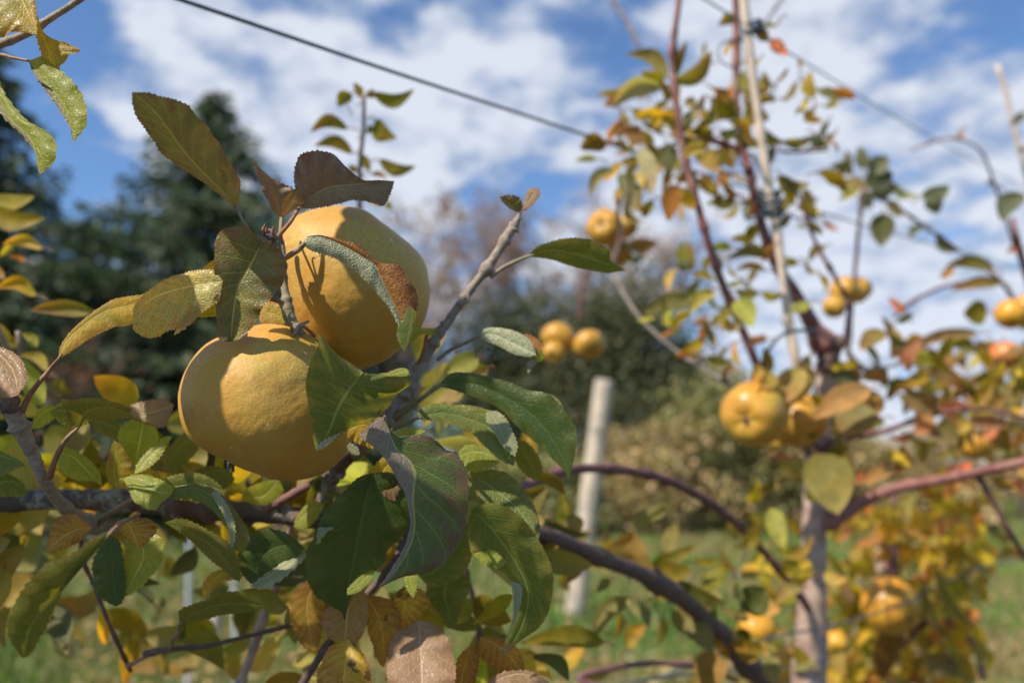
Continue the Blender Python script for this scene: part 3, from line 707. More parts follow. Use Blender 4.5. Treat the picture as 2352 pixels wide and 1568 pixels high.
ap1, c1, dm1, rz1 = blob_apple(UP, (815, 665), .548, .051, 'apple', 'upper one of the two big golden apples in front, crossed by a curled leaf',
                               (690, 745, .1, .10, .22), (935, 560, .75, .08, .2), 4, lump=.03)
ap2, c2, dm2, rz2 = blob_apple(LO, (618, 922), .500, .051, 'apple', 'lower one of the two big golden apples in front, half behind a green leaf',
                               (672, 752, .25, .10, .2), (535, 1062, .15, .05, .14), 9, lump=.04)
# dried calyx under the lower apple, stalk of both
q = P(534, 1058, .492); tf = MB()
rr = random.Random(3)
for k in range(7):
    dr = (P(522 + rr.uniform(-10, 22), 1085 + rr.uniform(-8, 6), .49 + rr.uniform(-.006, .006)) - q)
    v_, f_ = sweep([tuple(q), tuple(q + dr * .5 + Vector((rr.uniform(-.001, .001), 0, 0))), tuple(q + dr)], [.0011, .0009, .0003], 6, .3, k); tf.add(v_, f_)
mesh('calyx', tf.V, tf.F, M['calyx'], ap2, origin=q)
tube_px('stalk', [(676, 770, .475), (684, 752, .478), (700, 742, .484), (708, 738, .49)], [9, 7], M['twig'], ap2, rough=.2)
tube_px('stalk', [(722, 772, .505), (706, 756, .495), (690, 744, .49)], [8, 7], M['petiole_green'], ap1, rough=.2)

# ------------------------------------------------------------------ the fruiting apple tree (trunk at the right, long low limb towards us)
TR = 1.25
tb = P(1862, 1640, TR); root = empty('apple_tree', (tb.x, tb.y, 0), 'pinkish trunked apple tree on the right whose long low limb carries the two big apples', 'tree', 'apple trees trained on wires')
bz = np.array(tb)
trunk_pts = [np.array((tb.x + .01, tb.y, -.05)), np.array((tb.x, tb.y + .005, .45)), bz] + [np.array(P(x, y, TR + dd)) for x, y, dd in ((1862, 1480, 0), (1868, 1300, 0), (1872, 1150, .01), (1884, 1000, .02), (1893, 900, .02), (1905, 820, .02))]
q = cat_rom([tuple(p) for p in trunk_pts], 60)
V, F = sweep(q, np.interp(np.linspace(0, 1, 60), [0, .3, .75, 1], [.034, .024, .0165, .0165]), 16, .16, 5)
mesh('trunk', V, F, M['trunk_pink'], root, origin=q[0])
def br(pts, wd, mat='branch_purple', nodes=8, rough=.10, label=None, seed=0, name='branch', sides=10, par=None):
    o = tube_px(name, pts, wd, M[mat], par or root, n=max(24, 10 * len(pts)), nodes=nodes, rough=rough, seed=seed, sides=sides)
    if label: o['label'] = label
    return o
# fork burr and the limbs above
br([(1893, 850, TR), (1905, 815, TR), (1920, 790, TR), (1938, 782, TR)], [36, 44, 38, 24], 'twig_dark', 5, .35, seed=4, name='burr')
br([(1912, 815, TR + .01), (1880, 770, TR), (1830, 682, TR - .01), (1780, 600, TR - .02), (1745, 500, TR - .02), (1722, 400, TR - .02), (1702, 330, TR - .01), (1690, 250, TR), (1692, 130, TR), (1690, 0, TR), (1685, -120, TR)],
   [46, 34, 26, 22, 20, 18, 17, 16, 15, 14], 'cane_red', 14, .08, seed=5)
br([(1760, 880, TR - .04), (1735, 828, TR - .1), (1715, 780, TR - .11), (1680, 700, TR - .12), (1640, 600, TR - .13), (1605, 480, TR - .14), (1580, 390, TR - .14), (1560, 290, TR - .14), (1548, 180, TR - .13), (1547, 100, TR - .13), (1560, 0, TR - .12), (1570, -90, TR - .1)],
   [20, 19, 18, 16, 14, 13], 'cane_red', 12, .06, seed=6)
br([(1880, 1040, TR), (1830, 960, TR - .06), (1770, 900, TR - .10), (1740, 850, TR - .1)], [20, 18, 16], 'branch_purple', 5, seed=16)
br([(1870, 1215, TR), (1920, 1190, TR - .01), (1985, 1150, TR - .03), (2060, 1120, TR - .04), (2140, 1105, TR - .06), (2240, 1085, TR - .08), (2400, 1050, TR - .1)], [34, 28, 24, 22, 22, 22], 'cane_red', 9, .10, seed=7)
br([(1885, 1045, TR), (1910, 1018, TR), (1960, 1000, TR), (2030, 990, TR), (2100, 965, TR), (2180, 945, TR), (2270, 940, TR), (2400, 972, TR)], [20, 15, 11, 11, 10, 9], 'branch_purple', 10, seed=8)
br([(2245, 1090, TR - .07), (2285, 1160, TR - .07), (2330, 1240, TR - .06), (2390, 1330, TR)], [14, 12, 12], 'branch_purple', 5, seed=9)
# purple arc and the low limb
br([(1868, 1420, TR), (1840, 1370, TR - .03), (1800, 1320, TR - .06), (1720, 1230, TR - .12), (1640, 1160, TR - .17), (1550, 1110, TR - .23), (1470, 1085, TR - .28), (1380, 1075, TR - .34), (1300, 1080, TR - .40), (1230, 1105, TR - .45), (1180, 1130, TR - .5), (1120, 1150, TR - .55)],
   [18, 18, 18, 19, 20, 20, 20, 22, 24, 24], 'branch_purple', 12, .07, seed=10)
br([(1858, 1660, TR), (1800, 1605, 1.2), (1750, 1560, 1.12), (1690, 1500, 1.05), (1640, 1440, .98), (1560, 1370, .91), (1480, 1320, .85), (1390, 1285, .79), (1310, 1250, .74), (1240, 1225, .70), (1140, 1205, .67), (1000, 1200, .64), (850, 1199, .62)],
   [46, 44, 40, 38, 38, 36, 36, 38, 40, 40], 'twig_dark', 12, .14, label='dark smooth inner half of the low limb, between trunk and apples', seed=31, sides=14)
br([(1000, 1200, .64), (920, 1200, .63),
    (850, 1200, .62), (720, 1192, .60), (640, 1180, .60), (560, 1175, .60), (440, 1163, .60), (300, 1152, .59), (170, 1146, .58), (0, 1152, .57), (-140, 1160, .56)],
   [38, 40, 44, 46, 46, 44, 46, 48, 48], 'limb', 16, .16, label='lichen spotted left half of the low limb, below the big apples', seed=11, sides=16)
# spur carrying the two apples
br([(710, 1195, .60), (735, 1150, .585), (760, 1105, .572), (790, 1065, .566), (820, 1040, .565)], [24, 26, 30, 24], 'limb', 10, .35, seed=12, name='spur')
br([(815, 1045, .56), (850, 1010, .55), (885, 965, .545), (920, 910, .55), (955, 860, .553), (1000, 780, .555), (1035, 730, .555), (1070, 680, .555), (1100, 640, .555), (1130, 600, .555), (1158, 555, .555), (1182, 515, .555)],
   [30, 30, 31, 30, 28, 24, 20, 19, 20, 22, 24], 'twig', 16, .22, label='upright grey twig with a broken tip', seed=13, name='twig')
tube_px('twig_tip', [(1178, 530, .555), (1187, 508, .555), (1194, 490, .555), (1196, 478, .555)], [22, 20, 10, 4], M['twig'], root, rough=.5, seed=2)
tube_px('bud', [(1056, 699, .552), (1074, 690, .55), (1076, 668, .551)], [10, 6, 2], M['twig'], root, rough=.3)
br([(640, 540, .50), (648, 570, .50), (650, 620, .495), (655, 670, .49), (664, 710, .487), (676, 745, .486), (690, 765, .49), (712, 800, .53), (760, 900, .57), (800, 1000, .575), (815, 1040, .57)], [16, 15, 17, 19, 22, 24, 26, 26, 26, 26],
   'petiole_green', 12, .14, seed=14, name='twig')
def knob(x, y, d, r, mat='bud', seed=1, rough=.5):
    c_ = np.array(P(x, y, d)); rw = r * d / FX; V = []; F = []; nu, nv = 20, 14
    for j in range(nv + 1):
        for i in range(nu):
            a, b = 2 * math.pi * i / nu, math.pi * j / nv
            u = np.array((math.cos(a) * math.sin(b), math.sin(a) * math.sin(b), math.cos(b)))
            f = 1 + rough * mn.noise(Vector(u * 2.5) + Vector((seed, 0, 0))) + .12 * mn.noise(Vector(u * 9 + seed)); V.append(c_ + u * rw * f * np.array((.85, 1, 1.15)))
    for j in range(nv):
        for i in range(nu): F.append((j * nu + i, j * nu + (i + 1) % nu, (j + 1) * nu + (i + 1) % nu, (j + 1) * nu + i))
    return mesh('bud', V, F, M[mat], root, origin=c_)
knob(622, 545, .485, 15, seed=3)
for (a, b_) in (((605, 548), (609, 514)), ((632, 545), (627, 520)), ((618, 540), (612, 522))):
    tube_px('bud_scale', [(a[0], a[1], .484), ((a[0] + b_[0]) / 2 - 3, (a[1] + b_[1]) / 2, .482), (b_[0], b_[1], .481)], [8, 9, 2], M['petiole'], root)
tube_px('bud', [(648, 696, .475), (636, 690, .470), (622, 690, .468)], [12, 11, 4], M['petiole'], root)
tube_px('bud', [(676, 735, .47), (664, 728, .468), (668, 716, .468)], [9, 8, 3], M['twig'], root, rough=.3)
# the forked twig at the left edge
br([(-40, 910, .47), (0, 925, .468), (28, 945, .467), (55, 1000, .47), (78, 1050, .475), (100, 1100, .48), (135, 1150, .50), (180, 1190, .525), (215, 1212, .56), (260, 1200, .585)], [30, 40, 38, 30, 26, 26, 28, 28, 26], 'twig', 12, .14,
   label='brown twig with a round bud at the left edge', seed=15, name='twig')
knob(20, 924, .462, 24, seed=6, rough=.25)
br([(215, 1212, .56), (250, 1180, .55), (290, 1155, .54), (330, 1135, .53)], [14, 12, 9], 'petiole', 5, seed=21, name='twig')
br([(330, 1500, .60), (398, 1490, .60), (476, 1482, .60), (560, 1462, .61), (658, 1437, .62), (740, 1400, .63), (800, 1370, .64)], [14, 10, 9, 9], 'twig_dark', 8, .12, seed=22, name='twig')
br([(690, 1575, .58), (720, 1530, .58), (760, 1470, .585), (830, 1380, .59), (905, 1290, .60), (940, 1200, .63)], [18, 17, 16, 16], 'twig_dark', 8, .1, seed=23, name='twig')
br([(1115, 1590, .72), (1100, 1450, .72), (1085, 1370, .71), (1060, 1290, .70), (1040, 1210, .68)], [18, 15, 14], 'twig_dark', 6, .1, seed=24, name='twig')
br([(545, 1590, .66), (585, 1480, .66), (612, 1400, .65), (640, 1330, .64), (670, 1200, .62)], [20, 20, 18], 'trunk_pink', 6, .1, seed=25, name='twig')
br([(300, 1540, .62), (250, 1430, .60), (215, 1340, .6), (190, 1280, .59), (180, 1160, .58)], [10, 9, 8], 'branch_purple', 6, .1, seed=26, name='twig')
br([(290, 1530, .60), (335, 1508, .60), (380, 1490, .60)], [10, 8, 7], 'petiole', 3, seed=27, name='twig')
br([(560, 1210, .60), (620, 1165, .595), (690, 1125, .59), (760, 1090, .585)], [16, 18, 20, 16], 'branch_purple', 5, seed=28, name='twig')
br([(470, 1165, .6), (478, 1110, .58), (486, 1050, .565), (492, 1020, .56)], [24, 20, 16], 'twig_dark', 4, seed=29, name='twig')
br([(885, 985, .55), (930, 945, .545), (975, 910, .545), (1010, 885, .545)], [14, 12, 9], 'petiole_green', 3, seed=30, name='twig')

H = dict(parent=root)
def L(M_, L_, R_, mat, d=.46, g=(0, 0), **k): return leaf(M_, L_, R_, mat, d, g, parent=root, **k)
# H1 tall leaf at the upper left, seen from below
L([(545, 478), (507, 437), (462, 392), (420, 345), (392, 305), (350, 250), (303, 212)],
  [(515, 456), (471, 422), (417, 387), (375, 353), (336, 303), (308, 252)],
  [(549, 455), (551, 415), (532, 378), (504, 336), (476, 289), (454, 266), (423, 241), (395, 230), (364, 217), (335, 213)],
  'shade_green', .435, (.004, .030), bul=.08, teeth=30, tamp=1.3, label='tall dull olive leaf pointing up left', pet=[(560, 510, .462), (580, 537, .472), (612, 552, .482)], pw=(9, 7), pmat='petiole_green')
# H2 narrow pinkish leaf and the small one beside it
L([(645, 498), (640, 470), (632, 440), (612, 405), (595, 383), (578, 367)], [(622, 475), (601, 432), (592, 409), (583, 385)], [(658, 478), (680, 440), (655, 425), (620, 405), (592, 380)],
  'brown', .49, (-.01, .02), teeth=14, bul=.1, pet=[(643, 530, .488), (642, 560, .488), (646, 590, .492)], pw=(8, 6), pmat='petiole_green')
L([(648, 502), (662, 470), (674, 452), (683, 434)], [(647, 488), (652, 460), (668, 442)], [(662, 490), (692, 470), (694, 450)], 'tan', .487, (0, .01), teeth=10, pet=[(646, 530, .487), (648, 560, .489)], pw=(6, 5))
# H3 brown folded leaf over the top of the upper apple
L([(690, 474), (721, 449), (758, 430), (820, 423), (868, 418), (906, 416)], [(682, 452), (677, 425), (676, 395), (688, 361), (716, 346), (760, 352), (789, 378), (833, 412), (872, 414)],
  [(705, 480), (747, 475), (780, 467), (811, 460), (838, 462), (859, 467), (880, 473), (895, 449)], 'brown', .496, (.006, .012), cup=-.002, bul=.10, teeth=28, mat2='taupe', under=False, tamp=1.3,
  label='brown folded leaf shading the upper apple', pet=[(668, 508, .488), (648, 532, .486), (632, 550, .486)], pw=(11, 8))
# H4 broad drooping leaf in front
L([(602, 556), (590, 580), (577, 606), (560, 635), (549, 655), (540, 690), (534, 735), (530, 785)], [(585, 535), (560, 523), (535, 522), (510, 529), (496, 546), (493, 580), (493, 650), (496, 715), (500, 772), (515, 783)],
  [(620, 558), (640, 572), (656, 598), (660, 612), (650, 648), (626, 680), (600, 713), (585, 741), (562, 770), (545, 781)],
  'olive_yellow', .459, (.004, 0), cup=-.003, bul=.05, teeth=30, tamp=.7, label='broad olive leaf hanging in front of the twig between the apples', pet=[(612, 556, .462), (620, 556, .475)], pw=(7, 6))
# H5 glossy yellow-red leaf with its folded margin, and the bits behind
L([(512, 645), (450, 655), (392, 668), (350, 685), (306, 722)], [(490, 622), (448, 622), (418, 629), (384, 640), (356, 656), (325, 682), (308, 705)], [(500, 690), (470, 715), (430, 745), (401, 756), (375, 767), (339, 775), (310, 758)],
  'yellow_red', .455, (-.004, -.006), bul=.12, teeth=34, wav=.0012, label='glossy yellow and red leaf catching the sun', tamp=1.2)
L([(400, 767), (415, 752), (445, 722), (475, 692), (496, 668)], [(408, 748), (425, 725), (455, 700), (480, 680)], [(404, 768), (430, 748), (462, 715), (486, 690)], 'yellow_red', .450, (-.004, -.004), teeth=8, under=True)
L([(500, 680), (480, 700), (460, 716), (444, 726)], [(490, 672), (465, 700), (450, 718)], [(510, 720), (490, 727), (462, 728)], 'lime', .463, (0, -.01), teeth=8)
L([(520, 600), (500, 605), (480, 615), (462, 624)], [(505, 594), (488, 600), (470, 614)], [(505, 628), (480, 626), (468, 627)], 'yellow', .466, (0, .01), teeth=12)
# H6 long amber leaf to the left
L([(136, 822), (150, 785), (190, 748), (240, 715), (300, 700), (352, 690)], [(137, 802), (154, 771), (190, 735), (238, 700), (266, 686), (308, 679), (340, 677)], [(145, 818), (182, 794), (218, 770), (266, 751), (302, 743), (345, 715)],
  'yellow', .461, (.008, -.010), bul=.08, teeth=20, tamp=.6, label='long amber leaf running down to the left twig', pet=[(120, 842, .468), (100, 866, .468), (70, 904, .468), (50, 945, .468)], pw=(14, 9), pmat='petiole')
# H7 curled leaf across the upper apple: silvery underside and russet upper side
L([(696, 562), (707, 543), (738, 543), (772, 556), (803, 572), (833, 589), (860, 605), (872, 632), (895, 679), (912, 713), (926, 763), (928, 808)],
  [(716, 576), (755, 587), (789, 604), (817, 624), (845, 650), (878, 687), (900, 717), (916, 752), (924, 785)],
  [(725, 540), (760, 545), (790, 553), (820, 562), (848, 585), (870, 603), (913, 608), (925, 622), (933, 642), (951, 660), (960, 684), (958, 704), (950, 728), (946, 748), (938, 780)],
  'silver', .462, (.006, 0), bul=.16, mat2='red', teeth=40, tamp=1.2, n=150, label='curled leaf across the upper apple, silvery below and russet above', pet=[(688, 572, .47), (672, 582, .48), (655, 592, .49)], pw=(15, 12), pmat='twig')
L([(940, 700), (944, 730), (938, 765), (930, 808)], [(925, 730), (912, 760), (916, 785)], [(955, 720), (950, 748), (940, 780)], 'green', .466, (0, 0), teeth=16)
# small yellow-green leaf right of its tip
L([(1008, 762), (980, 758), (955, 760), (942, 790)], [(990, 754), (965, 752), (950, 745), (944, 760)], [(990, 770), (972, 766), (955, 778)], 'lime', .525, (0, -.01), teeth=10, pet=[(982, 768, .53), (975, 800, .54), (962, 835, .552)], pw=(10, 7))
# H8 green leaf in front of the lower apple
L([(835, 856), (815, 878), (797, 901), (772, 946), (758, 985), (742, 1012), (726, 1033)],
  [(822, 846), (805, 834), (780, 818), (761, 800), (744, 775), (732, 763), (732, 792), (716, 825), (705, 858), (704, 893), (709, 932), (715, 977), (720, 1008)],
  [(855, 858), (876, 859), (915, 854), (937, 862), (938, 884), (909, 913), (887, 938), (859, 960), (811, 982), (775, 1002), (749, 1024)],
  'green', .440, (.012, .004), cup=.003, bul=.03, teeth=44, tamp=1.2, n=160, label='broad green leaf covering the right side of the lower apple')
L([(727, 1034), (740, 1018), (762, 1003), (790, 988)], [(730, 1024), (748, 1008), (772, 998)], [(738, 1030), (760, 1014), (782, 994)], 'pale', .437, (0, -.01), teeth=6)
L([(880, 862), (905, 858), (925, 852), (930, 845)], [(900, 852), (918, 846)], [(905, 864), (936, 862), (938, 852)], 'lime', .446, (0, -.01), teeth=8)
# H9 large green purple leaf with brown rolled margin
L([(884, 958), (893, 990), (912, 1032), (940, 1058), (952, 1089), (947, 1145), (950, 1213), (936, 1263), (902, 1319), (868, 1352)],
  [(865, 960), (842, 985), (826, 1002), (864, 1030), (892, 1064), (915, 1106), (931, 1136), (940, 1180), (942, 1207), (929, 1255), (898, 1308)],
  [(895, 985), (920, 1005), (955, 998), (990, 1004), (1030, 1036), (1048, 1038), (1060, 1058), (1073, 1085), (1074, 1117), (1073, 1180), (1062, 1228), (1040, 1264), (1012, 1296), (970, 1316), (935, 1322), (900, 1334)],
  'taupe', .452, (.006, -.004), bul=.05, mat2='green_purple', teeth=60, tamp=1.2, n=170, wav=.001, label='large green leaf with purple right edge and rolled brown left margin', pet=[(880, 950, .50), (878, 940, .53)], pw=(8, 7))
# H10 dark green leaf below the lower apple
L([(858, 1085), (842, 1140), (825, 1220), (812, 1290), (797, 1370), (792, 1425)], [(820, 1098), (780, 1140), (744, 1179), (721, 1233), (705, 1263), (702, 1303), (712, 1342), (733, 1373), (761, 1393), (782, 1404)],
  [(900, 1085), (938, 1110), (950, 1180), (925, 1230), (890, 1262), (884, 1288), (860, 1310), (828, 1348), (803, 1378)], 'dark_green', .495, (0, .006), bul=.06, teeth=36, label='large dark green leaf under the lower apple')
L([(798, 1366), (820, 1345), (840, 1325), (862, 1309)], [(800, 1350), (825, 1325), (850, 1310)], [(812, 1362), (832, 1352), (852, 1328)], 'lime', .488, (0, -.012), teeth=12)
L([(744, 1178), (748, 1200), (738, 1228), (730, 1252)], [(738, 1192), (728, 1228)], [(766, 1208), (746, 1226)], 'pale', .490, (0, -.01), teeth=4)  # small pale patch coloured as a sunlit spot
# H11 bluish green leaf lower right with pale curl
L([(1083, 1168), (1130, 1215), (1180, 1285), (1212, 1360), (1200, 1430), (1166, 1492)], [(1076, 1200), (1075, 1232), (1084, 1264), (1107, 1292), (1142, 1308), (1170, 1328), (1188, 1375), (1180, 1426), (1160, 1478)],
  [(1105, 1158), (1150, 1158), (1200, 1190), (1237, 1240), (1262, 1290), (1271, 1340), (1262, 1400), (1236, 1440), (1202, 1466)], 'green', .505, (.004, .004), bul=.06, teeth=40, tamp=.8, label='green leaf hanging at the lower right of the cluster with a pale curled edge')
L([(1171, 1335), (1188, 1370), (1186, 1400), (1157, 1480)], [(1176, 1350), (1179, 1385), (1176, 1428)], [(1192, 1340), (1199, 1362), (1188, 1410)], 'pale', .497, (0, -.01), teeth=10)
L([(1157, 1478), (1160, 1495), (1157, 1506)], [(1154, 1490)], [(1180, 1480), (1168, 1495)], 'tan', .5, teeth=4)
L([(1080, 1264), (1110, 1262), (1140, 1275), (1165, 1290)], [(1095, 1258), (1130, 1262)], [(1105, 1290), (1140, 1305)], 'lime', .498, (0, -.01), teeth=14)
# H12, H13 long leaves to the right
L([(1005, 886), (1080, 880), (1160, 910), (1230, 960), (1280, 1030), (1308, 1098)], [(1040, 856), (1100, 860), (1160, 875), (1210, 895), (1260, 905), (1298, 945), (1322, 985), (1321, 1035)],
  [(1040, 895), (1100, 915), (1150, 940), (1200, 990), (1245, 1030), (1290, 1075)], 'dark_green', .52, (-.004, -.002), bul=.08, teeth=30, tamp=.6, label='long dark green leaf arching to the right of the apples', pet=[(975, 910, .53), (930, 940, .54), (892, 968, .545)], pw=(13, 9), pmat='petiole_green')
L([(955, 962), (1010, 948), (1070, 960), (1130, 990), (1180, 1070)], [(965, 940), (990, 928), (1027, 929), (1083, 932), (1125, 942), (1155, 952), (1176, 990), (1188, 1020), (1184, 1045)], [(1000, 966), (1041, 975), (1083, 994), (1111, 1022), (1150, 1055)],
  'green', .508, (.003, -.010), bul=.08, teeth=34, mat2='green', label='green leaf with a tip coloured pale as if sunlit right of the upright twig', pet=[(930, 975, .52), (903, 985, .535)], pw=(10, 7), pmat='petiole_green')
L([(1120, 942), (1140, 970), (1160, 1010), (1183, 1048)], [(1150, 950), (1176, 990), (1188, 1020)], [(1118, 965), (1140, 1000), (1160, 1030)], 'pale', .505, (.003, -.010), teeth=10)  # pale overlay on the tip: sunlight put in as colour
# H14 leaf right of the twig top
L([(1212, 589), (1265, 575), (1320, 583), (1375, 600), (1438, 621)], [(1233, 567), (1263, 556), (1303, 547), (1345, 548), (1372, 559), (1397, 574), (1405, 600)], [(1240, 592), (1275, 598), (1314, 612), (1353, 620), (1390, 627), (1420, 624)],
  'olive', .545, (0, .012), bul=.06, teeth=24, tamp=.8, label='single olive green leaf pointing right from the upright twig', pet=[(1185, 600, .55), (1155, 615, .554), (1125, 636, .555)], pw=(12, 8), pmat='petiole_green')
# H15 curled grey leaf
L([(1100, 770), (1130, 768), (1170, 785), (1200, 800), (1232, 815)], [(1112, 757), (1140, 752), (1170, 757), (1200, 768), (1222, 788)], [(1111, 779), (1147, 795), (1181, 812), (1215, 819)], 'silver', .53, (0, -.012), bul=.2, teeth=20, label='small grey green curled leaf with an orange tip', pet=[(1075, 785, .54), (1040, 800, .548), (1005, 826, .553)], pw=(10, 8), pmat='twig')
L([(1195, 770), (1220, 780), (1240, 800), (1246, 812)], [(1215, 768), (1240, 785)], [(1215, 790), (1232, 812)], 'red', .533, (0, -.01), teeth=8)
L([(1235, 800), (1242, 815), (1240, 832)], [(1248, 810), (1248, 822)], [(1230, 812), (1232, 825)], 'lime', .531, teeth=4)
L([(1238, 818), (1225, 835), (1213, 858)], [(1215, 828), (1210, 840)], [(1236, 828), (1222, 845)], 'taupe', .532, (0, -.01), teeth=5)
# small pair on the twig tip
L([(1194, 486), (1180, 478), (1165, 465), (1148, 452)], [(1185, 486), (1168, 476), (1154, 463)], [(1200, 472), (1190, 452), (1165, 448)], 'olive_yellow', .552, (0, .01), teeth=8)
L([(1195, 487), (1212, 465), (1225, 445), (1232, 430)], [(1205, 462), (1212, 438)], [(1215, 478), (1236, 455), (1240, 440)], 'pink', .556, (0, -.01), teeth=8)
# leaves at the left edge
L([(40, 908), (36, 870), (20, 835), (-30, 790)], [(20, 912), (-10, 900), (-40, 850)], [(56, 885), (63, 862), (56, 840), (40, 817), (17, 803)], 'pink', .455, (0, -.015), teeth=22, tamp=1.5, bul=.12, label='sunlit brownish leaf at the left edge above the bud')
L([(171, 982), (180, 960), (150, 945), (114, 945)], [(160, 984), (135, 968)], [(200, 968), (180, 925), (140, 925)], 'green', .452, (0, .012), teeth=14)
L([(178, 984), (200, 945), (250, 935), (310, 955), (368, 982)], [(140, 925), (160, 917), (190, 914), (224, 915), (261, 922), (288, 932), (320, 956), (345, 968)], [(200, 969), (226, 961), (266, 961), (300, 962), (340, 975)],
  'olive', .450, (.002, .016), bul=.08, teeth=40, tamp=1.2, label='olive leaf with a brown turned over tip left of the lower apple', pet=[(160, 1000, .455), (143, 1022, .46), (125, 1060, .468), (114, 1095, .476)], pw=(16, 9), pmat='petiole')
L([(286, 934), (320, 950), (345, 948), (400, 930)], [(330, 922), (364, 917), (390, 924)], [(310, 958), (345, 972), (370, 980), (388, 957)], 'tan', .448, (0, -.014), teeth=18, tamp=1.6)
L([(60, 1075), (30, 1055), (0, 1045), (-40, 1040)], [(50, 1070), (10, 1090), (-30, 1100)], [(50, 1060), (10, 1040), (-20, 1030)], 'green', .48, (0, -.01), teeth=10)
L([(60, 1130), (30, 1105), (-5, 1110), (-50, 1140)], [(50, 1140), (0, 1140)], [(50, 1105), (10, 1085), (-20, 1090)], 'green', .49, (0, .01), teeth=10)
# H17 curling leaf, lower left
L([(395, 1135), (360, 1128), (320, 1112), (285, 1098), (272, 1103)], [(375, 1150), (359, 1167), (338, 1168), (320, 1159), (306, 1148), (296, 1125), (284, 1102)], [(395, 1118), (360, 1098), (330, 1090), (300, 1092)],
  'lime', .470, (0, -.02), teeth=26, tamp=1.3, bul=.1, label='light green leaf with a wavy edge above the left end of the limb')
L([(388, 1140), (420, 1122), (460, 1122), (500, 1155), (530, 1205), (545, 1263)], [(405, 1122), (430, 1114), (450, 1110), (478, 1115), (506, 1134), (530, 1158), (552, 1188), (570, 1215), (573, 1238), (560, 1266)],
  [(400, 1145), (440, 1145), (480, 1165), (510, 1195), (527, 1225), (530, 1262)], 'olive', .468, (.002, -.006), teeth=34, bul=.12, mat2='green', label='arching green leaf with a pale stripe, left of centre below the lower apple')
L([(484, 1134), (505, 1165), (525, 1205), (532, 1258)], [(497, 1128), (522, 1160), (538, 1200), (540, 1235)], [(495, 1150), (515, 1185), (526, 1220)], 'pale', .463, (0, -.01), teeth=12)
L([(520, 1130), (460, 1110), (400, 1115), (340, 1105)], [(480, 1095), (430, 1085), (370, 1100)], [(500, 1150), (440, 1150), (370, 1135)], 'green', .485, (0, 0), teeth=14)
# H18 big blurred leaf close to us, lower left
L([(262, 1214), (200, 1290), (130, 1370), (75, 1430), (53, 1510)], [(210, 1241), (168, 1269), (120, 1287), (84, 1314), (52, 1353), (32, 1390), (19, 1423), (23, 1465), (42, 1500)], [(225, 1252), (196, 1272), (158, 1320), (138, 1367), (112, 1426), (90, 1468), (68, 1502)],
  'olive', .37, (.004, .006), teeth=16, bul=.1, label='long olive leaf hanging down in the lower left corner', pet=[(285, 1198, .41), (320, 1180, .46)], pw=(9, 8))
L([(252, 1226), (258, 1290), (262, 1340), (266, 1392)], [(238, 1241), (219, 1275), (212, 1311), (219, 1353), (240, 1378)], [(275, 1245), (285, 1300), (290, 1350), (280, 1382)], 'dark_green', .47, teeth=12)
L([(300, 1220), (330, 1270), (310, 1320), (285, 1370)], [(290, 1250), (285, 1310), (278, 1350)], [(353, 1227), (371, 1235), (376, 1265), (364, 1300), (336, 1336), (305, 1362)], 'lime', .475, (0, -.006), teeth=14)
L([(285, 1190), (300, 1215), (310, 1235), (320, 1262)], [(264, 1203), (285, 1230), (305, 1250)], [(303, 1188), (345, 1193), (359, 1215), (340, 1243)], 'amber', .455, teeth=10)
L([(212, 1212), (180, 1215), (140, 1235), (104, 1270)], [(182, 1243), (145, 1260), (120, 1267)], [(185, 1188), (163, 1179), (126, 1193), (112, 1230)], 'amber', .47, teeth=10)
L([(378, 1199), (430, 1220), (500, 1265), (548, 1336)], [(420, 1191), (471, 1213), (527, 1248), (546, 1286), (554, 1320)], [(410, 1220), (440, 1242), (476, 1278), (518, 1312)], 'olive', .49, (0, 0), teeth=16)
L([(700, 1258), (660, 1250), (610, 1270), (575, 1340)], [(660, 1225), (601, 1215), (560, 1250), (546, 1286), (555, 1315)], [(680, 1280), (650, 1308), (605, 1330)], 'dark_green', .50, teeth=14)
L([(706, 1262), (670, 1290), (620, 1320), (575, 1345)], [(680, 1270), (640, 1298), (600, 1325)], [(700, 1280), (650, 1328), (606, 1351)], 'pale', .496, (0, -.02), teeth=6)  # flap coloured pale as if lit by the sun
L([(412, 1432), (450, 1405), (520, 1385), (612, 1391)], [(412, 1402), (434, 1390), (476, 1376), (518, 1360), (560, 1359), (590, 1372)], [(425, 1434), (462, 1424), (518, 1410), (574, 1404)], 'olive', .53, (0, .008), teeth=14, label='spotted olive leaf lying flat above the thin dark twig at the bottom',
  pet=[(412, 1450, .56), (397, 1468, .58), (391, 1490, .6)], pw=(10, 8))
L([(478, 1370), (485, 1340), (510, 1318), (560, 1322)], [(466, 1345), (480, 1320), (510, 1306), (540, 1308)], [(485, 1358), (510, 1335), (540, 1330)], 'yellow', .56, (0, -.01), teeth=8)
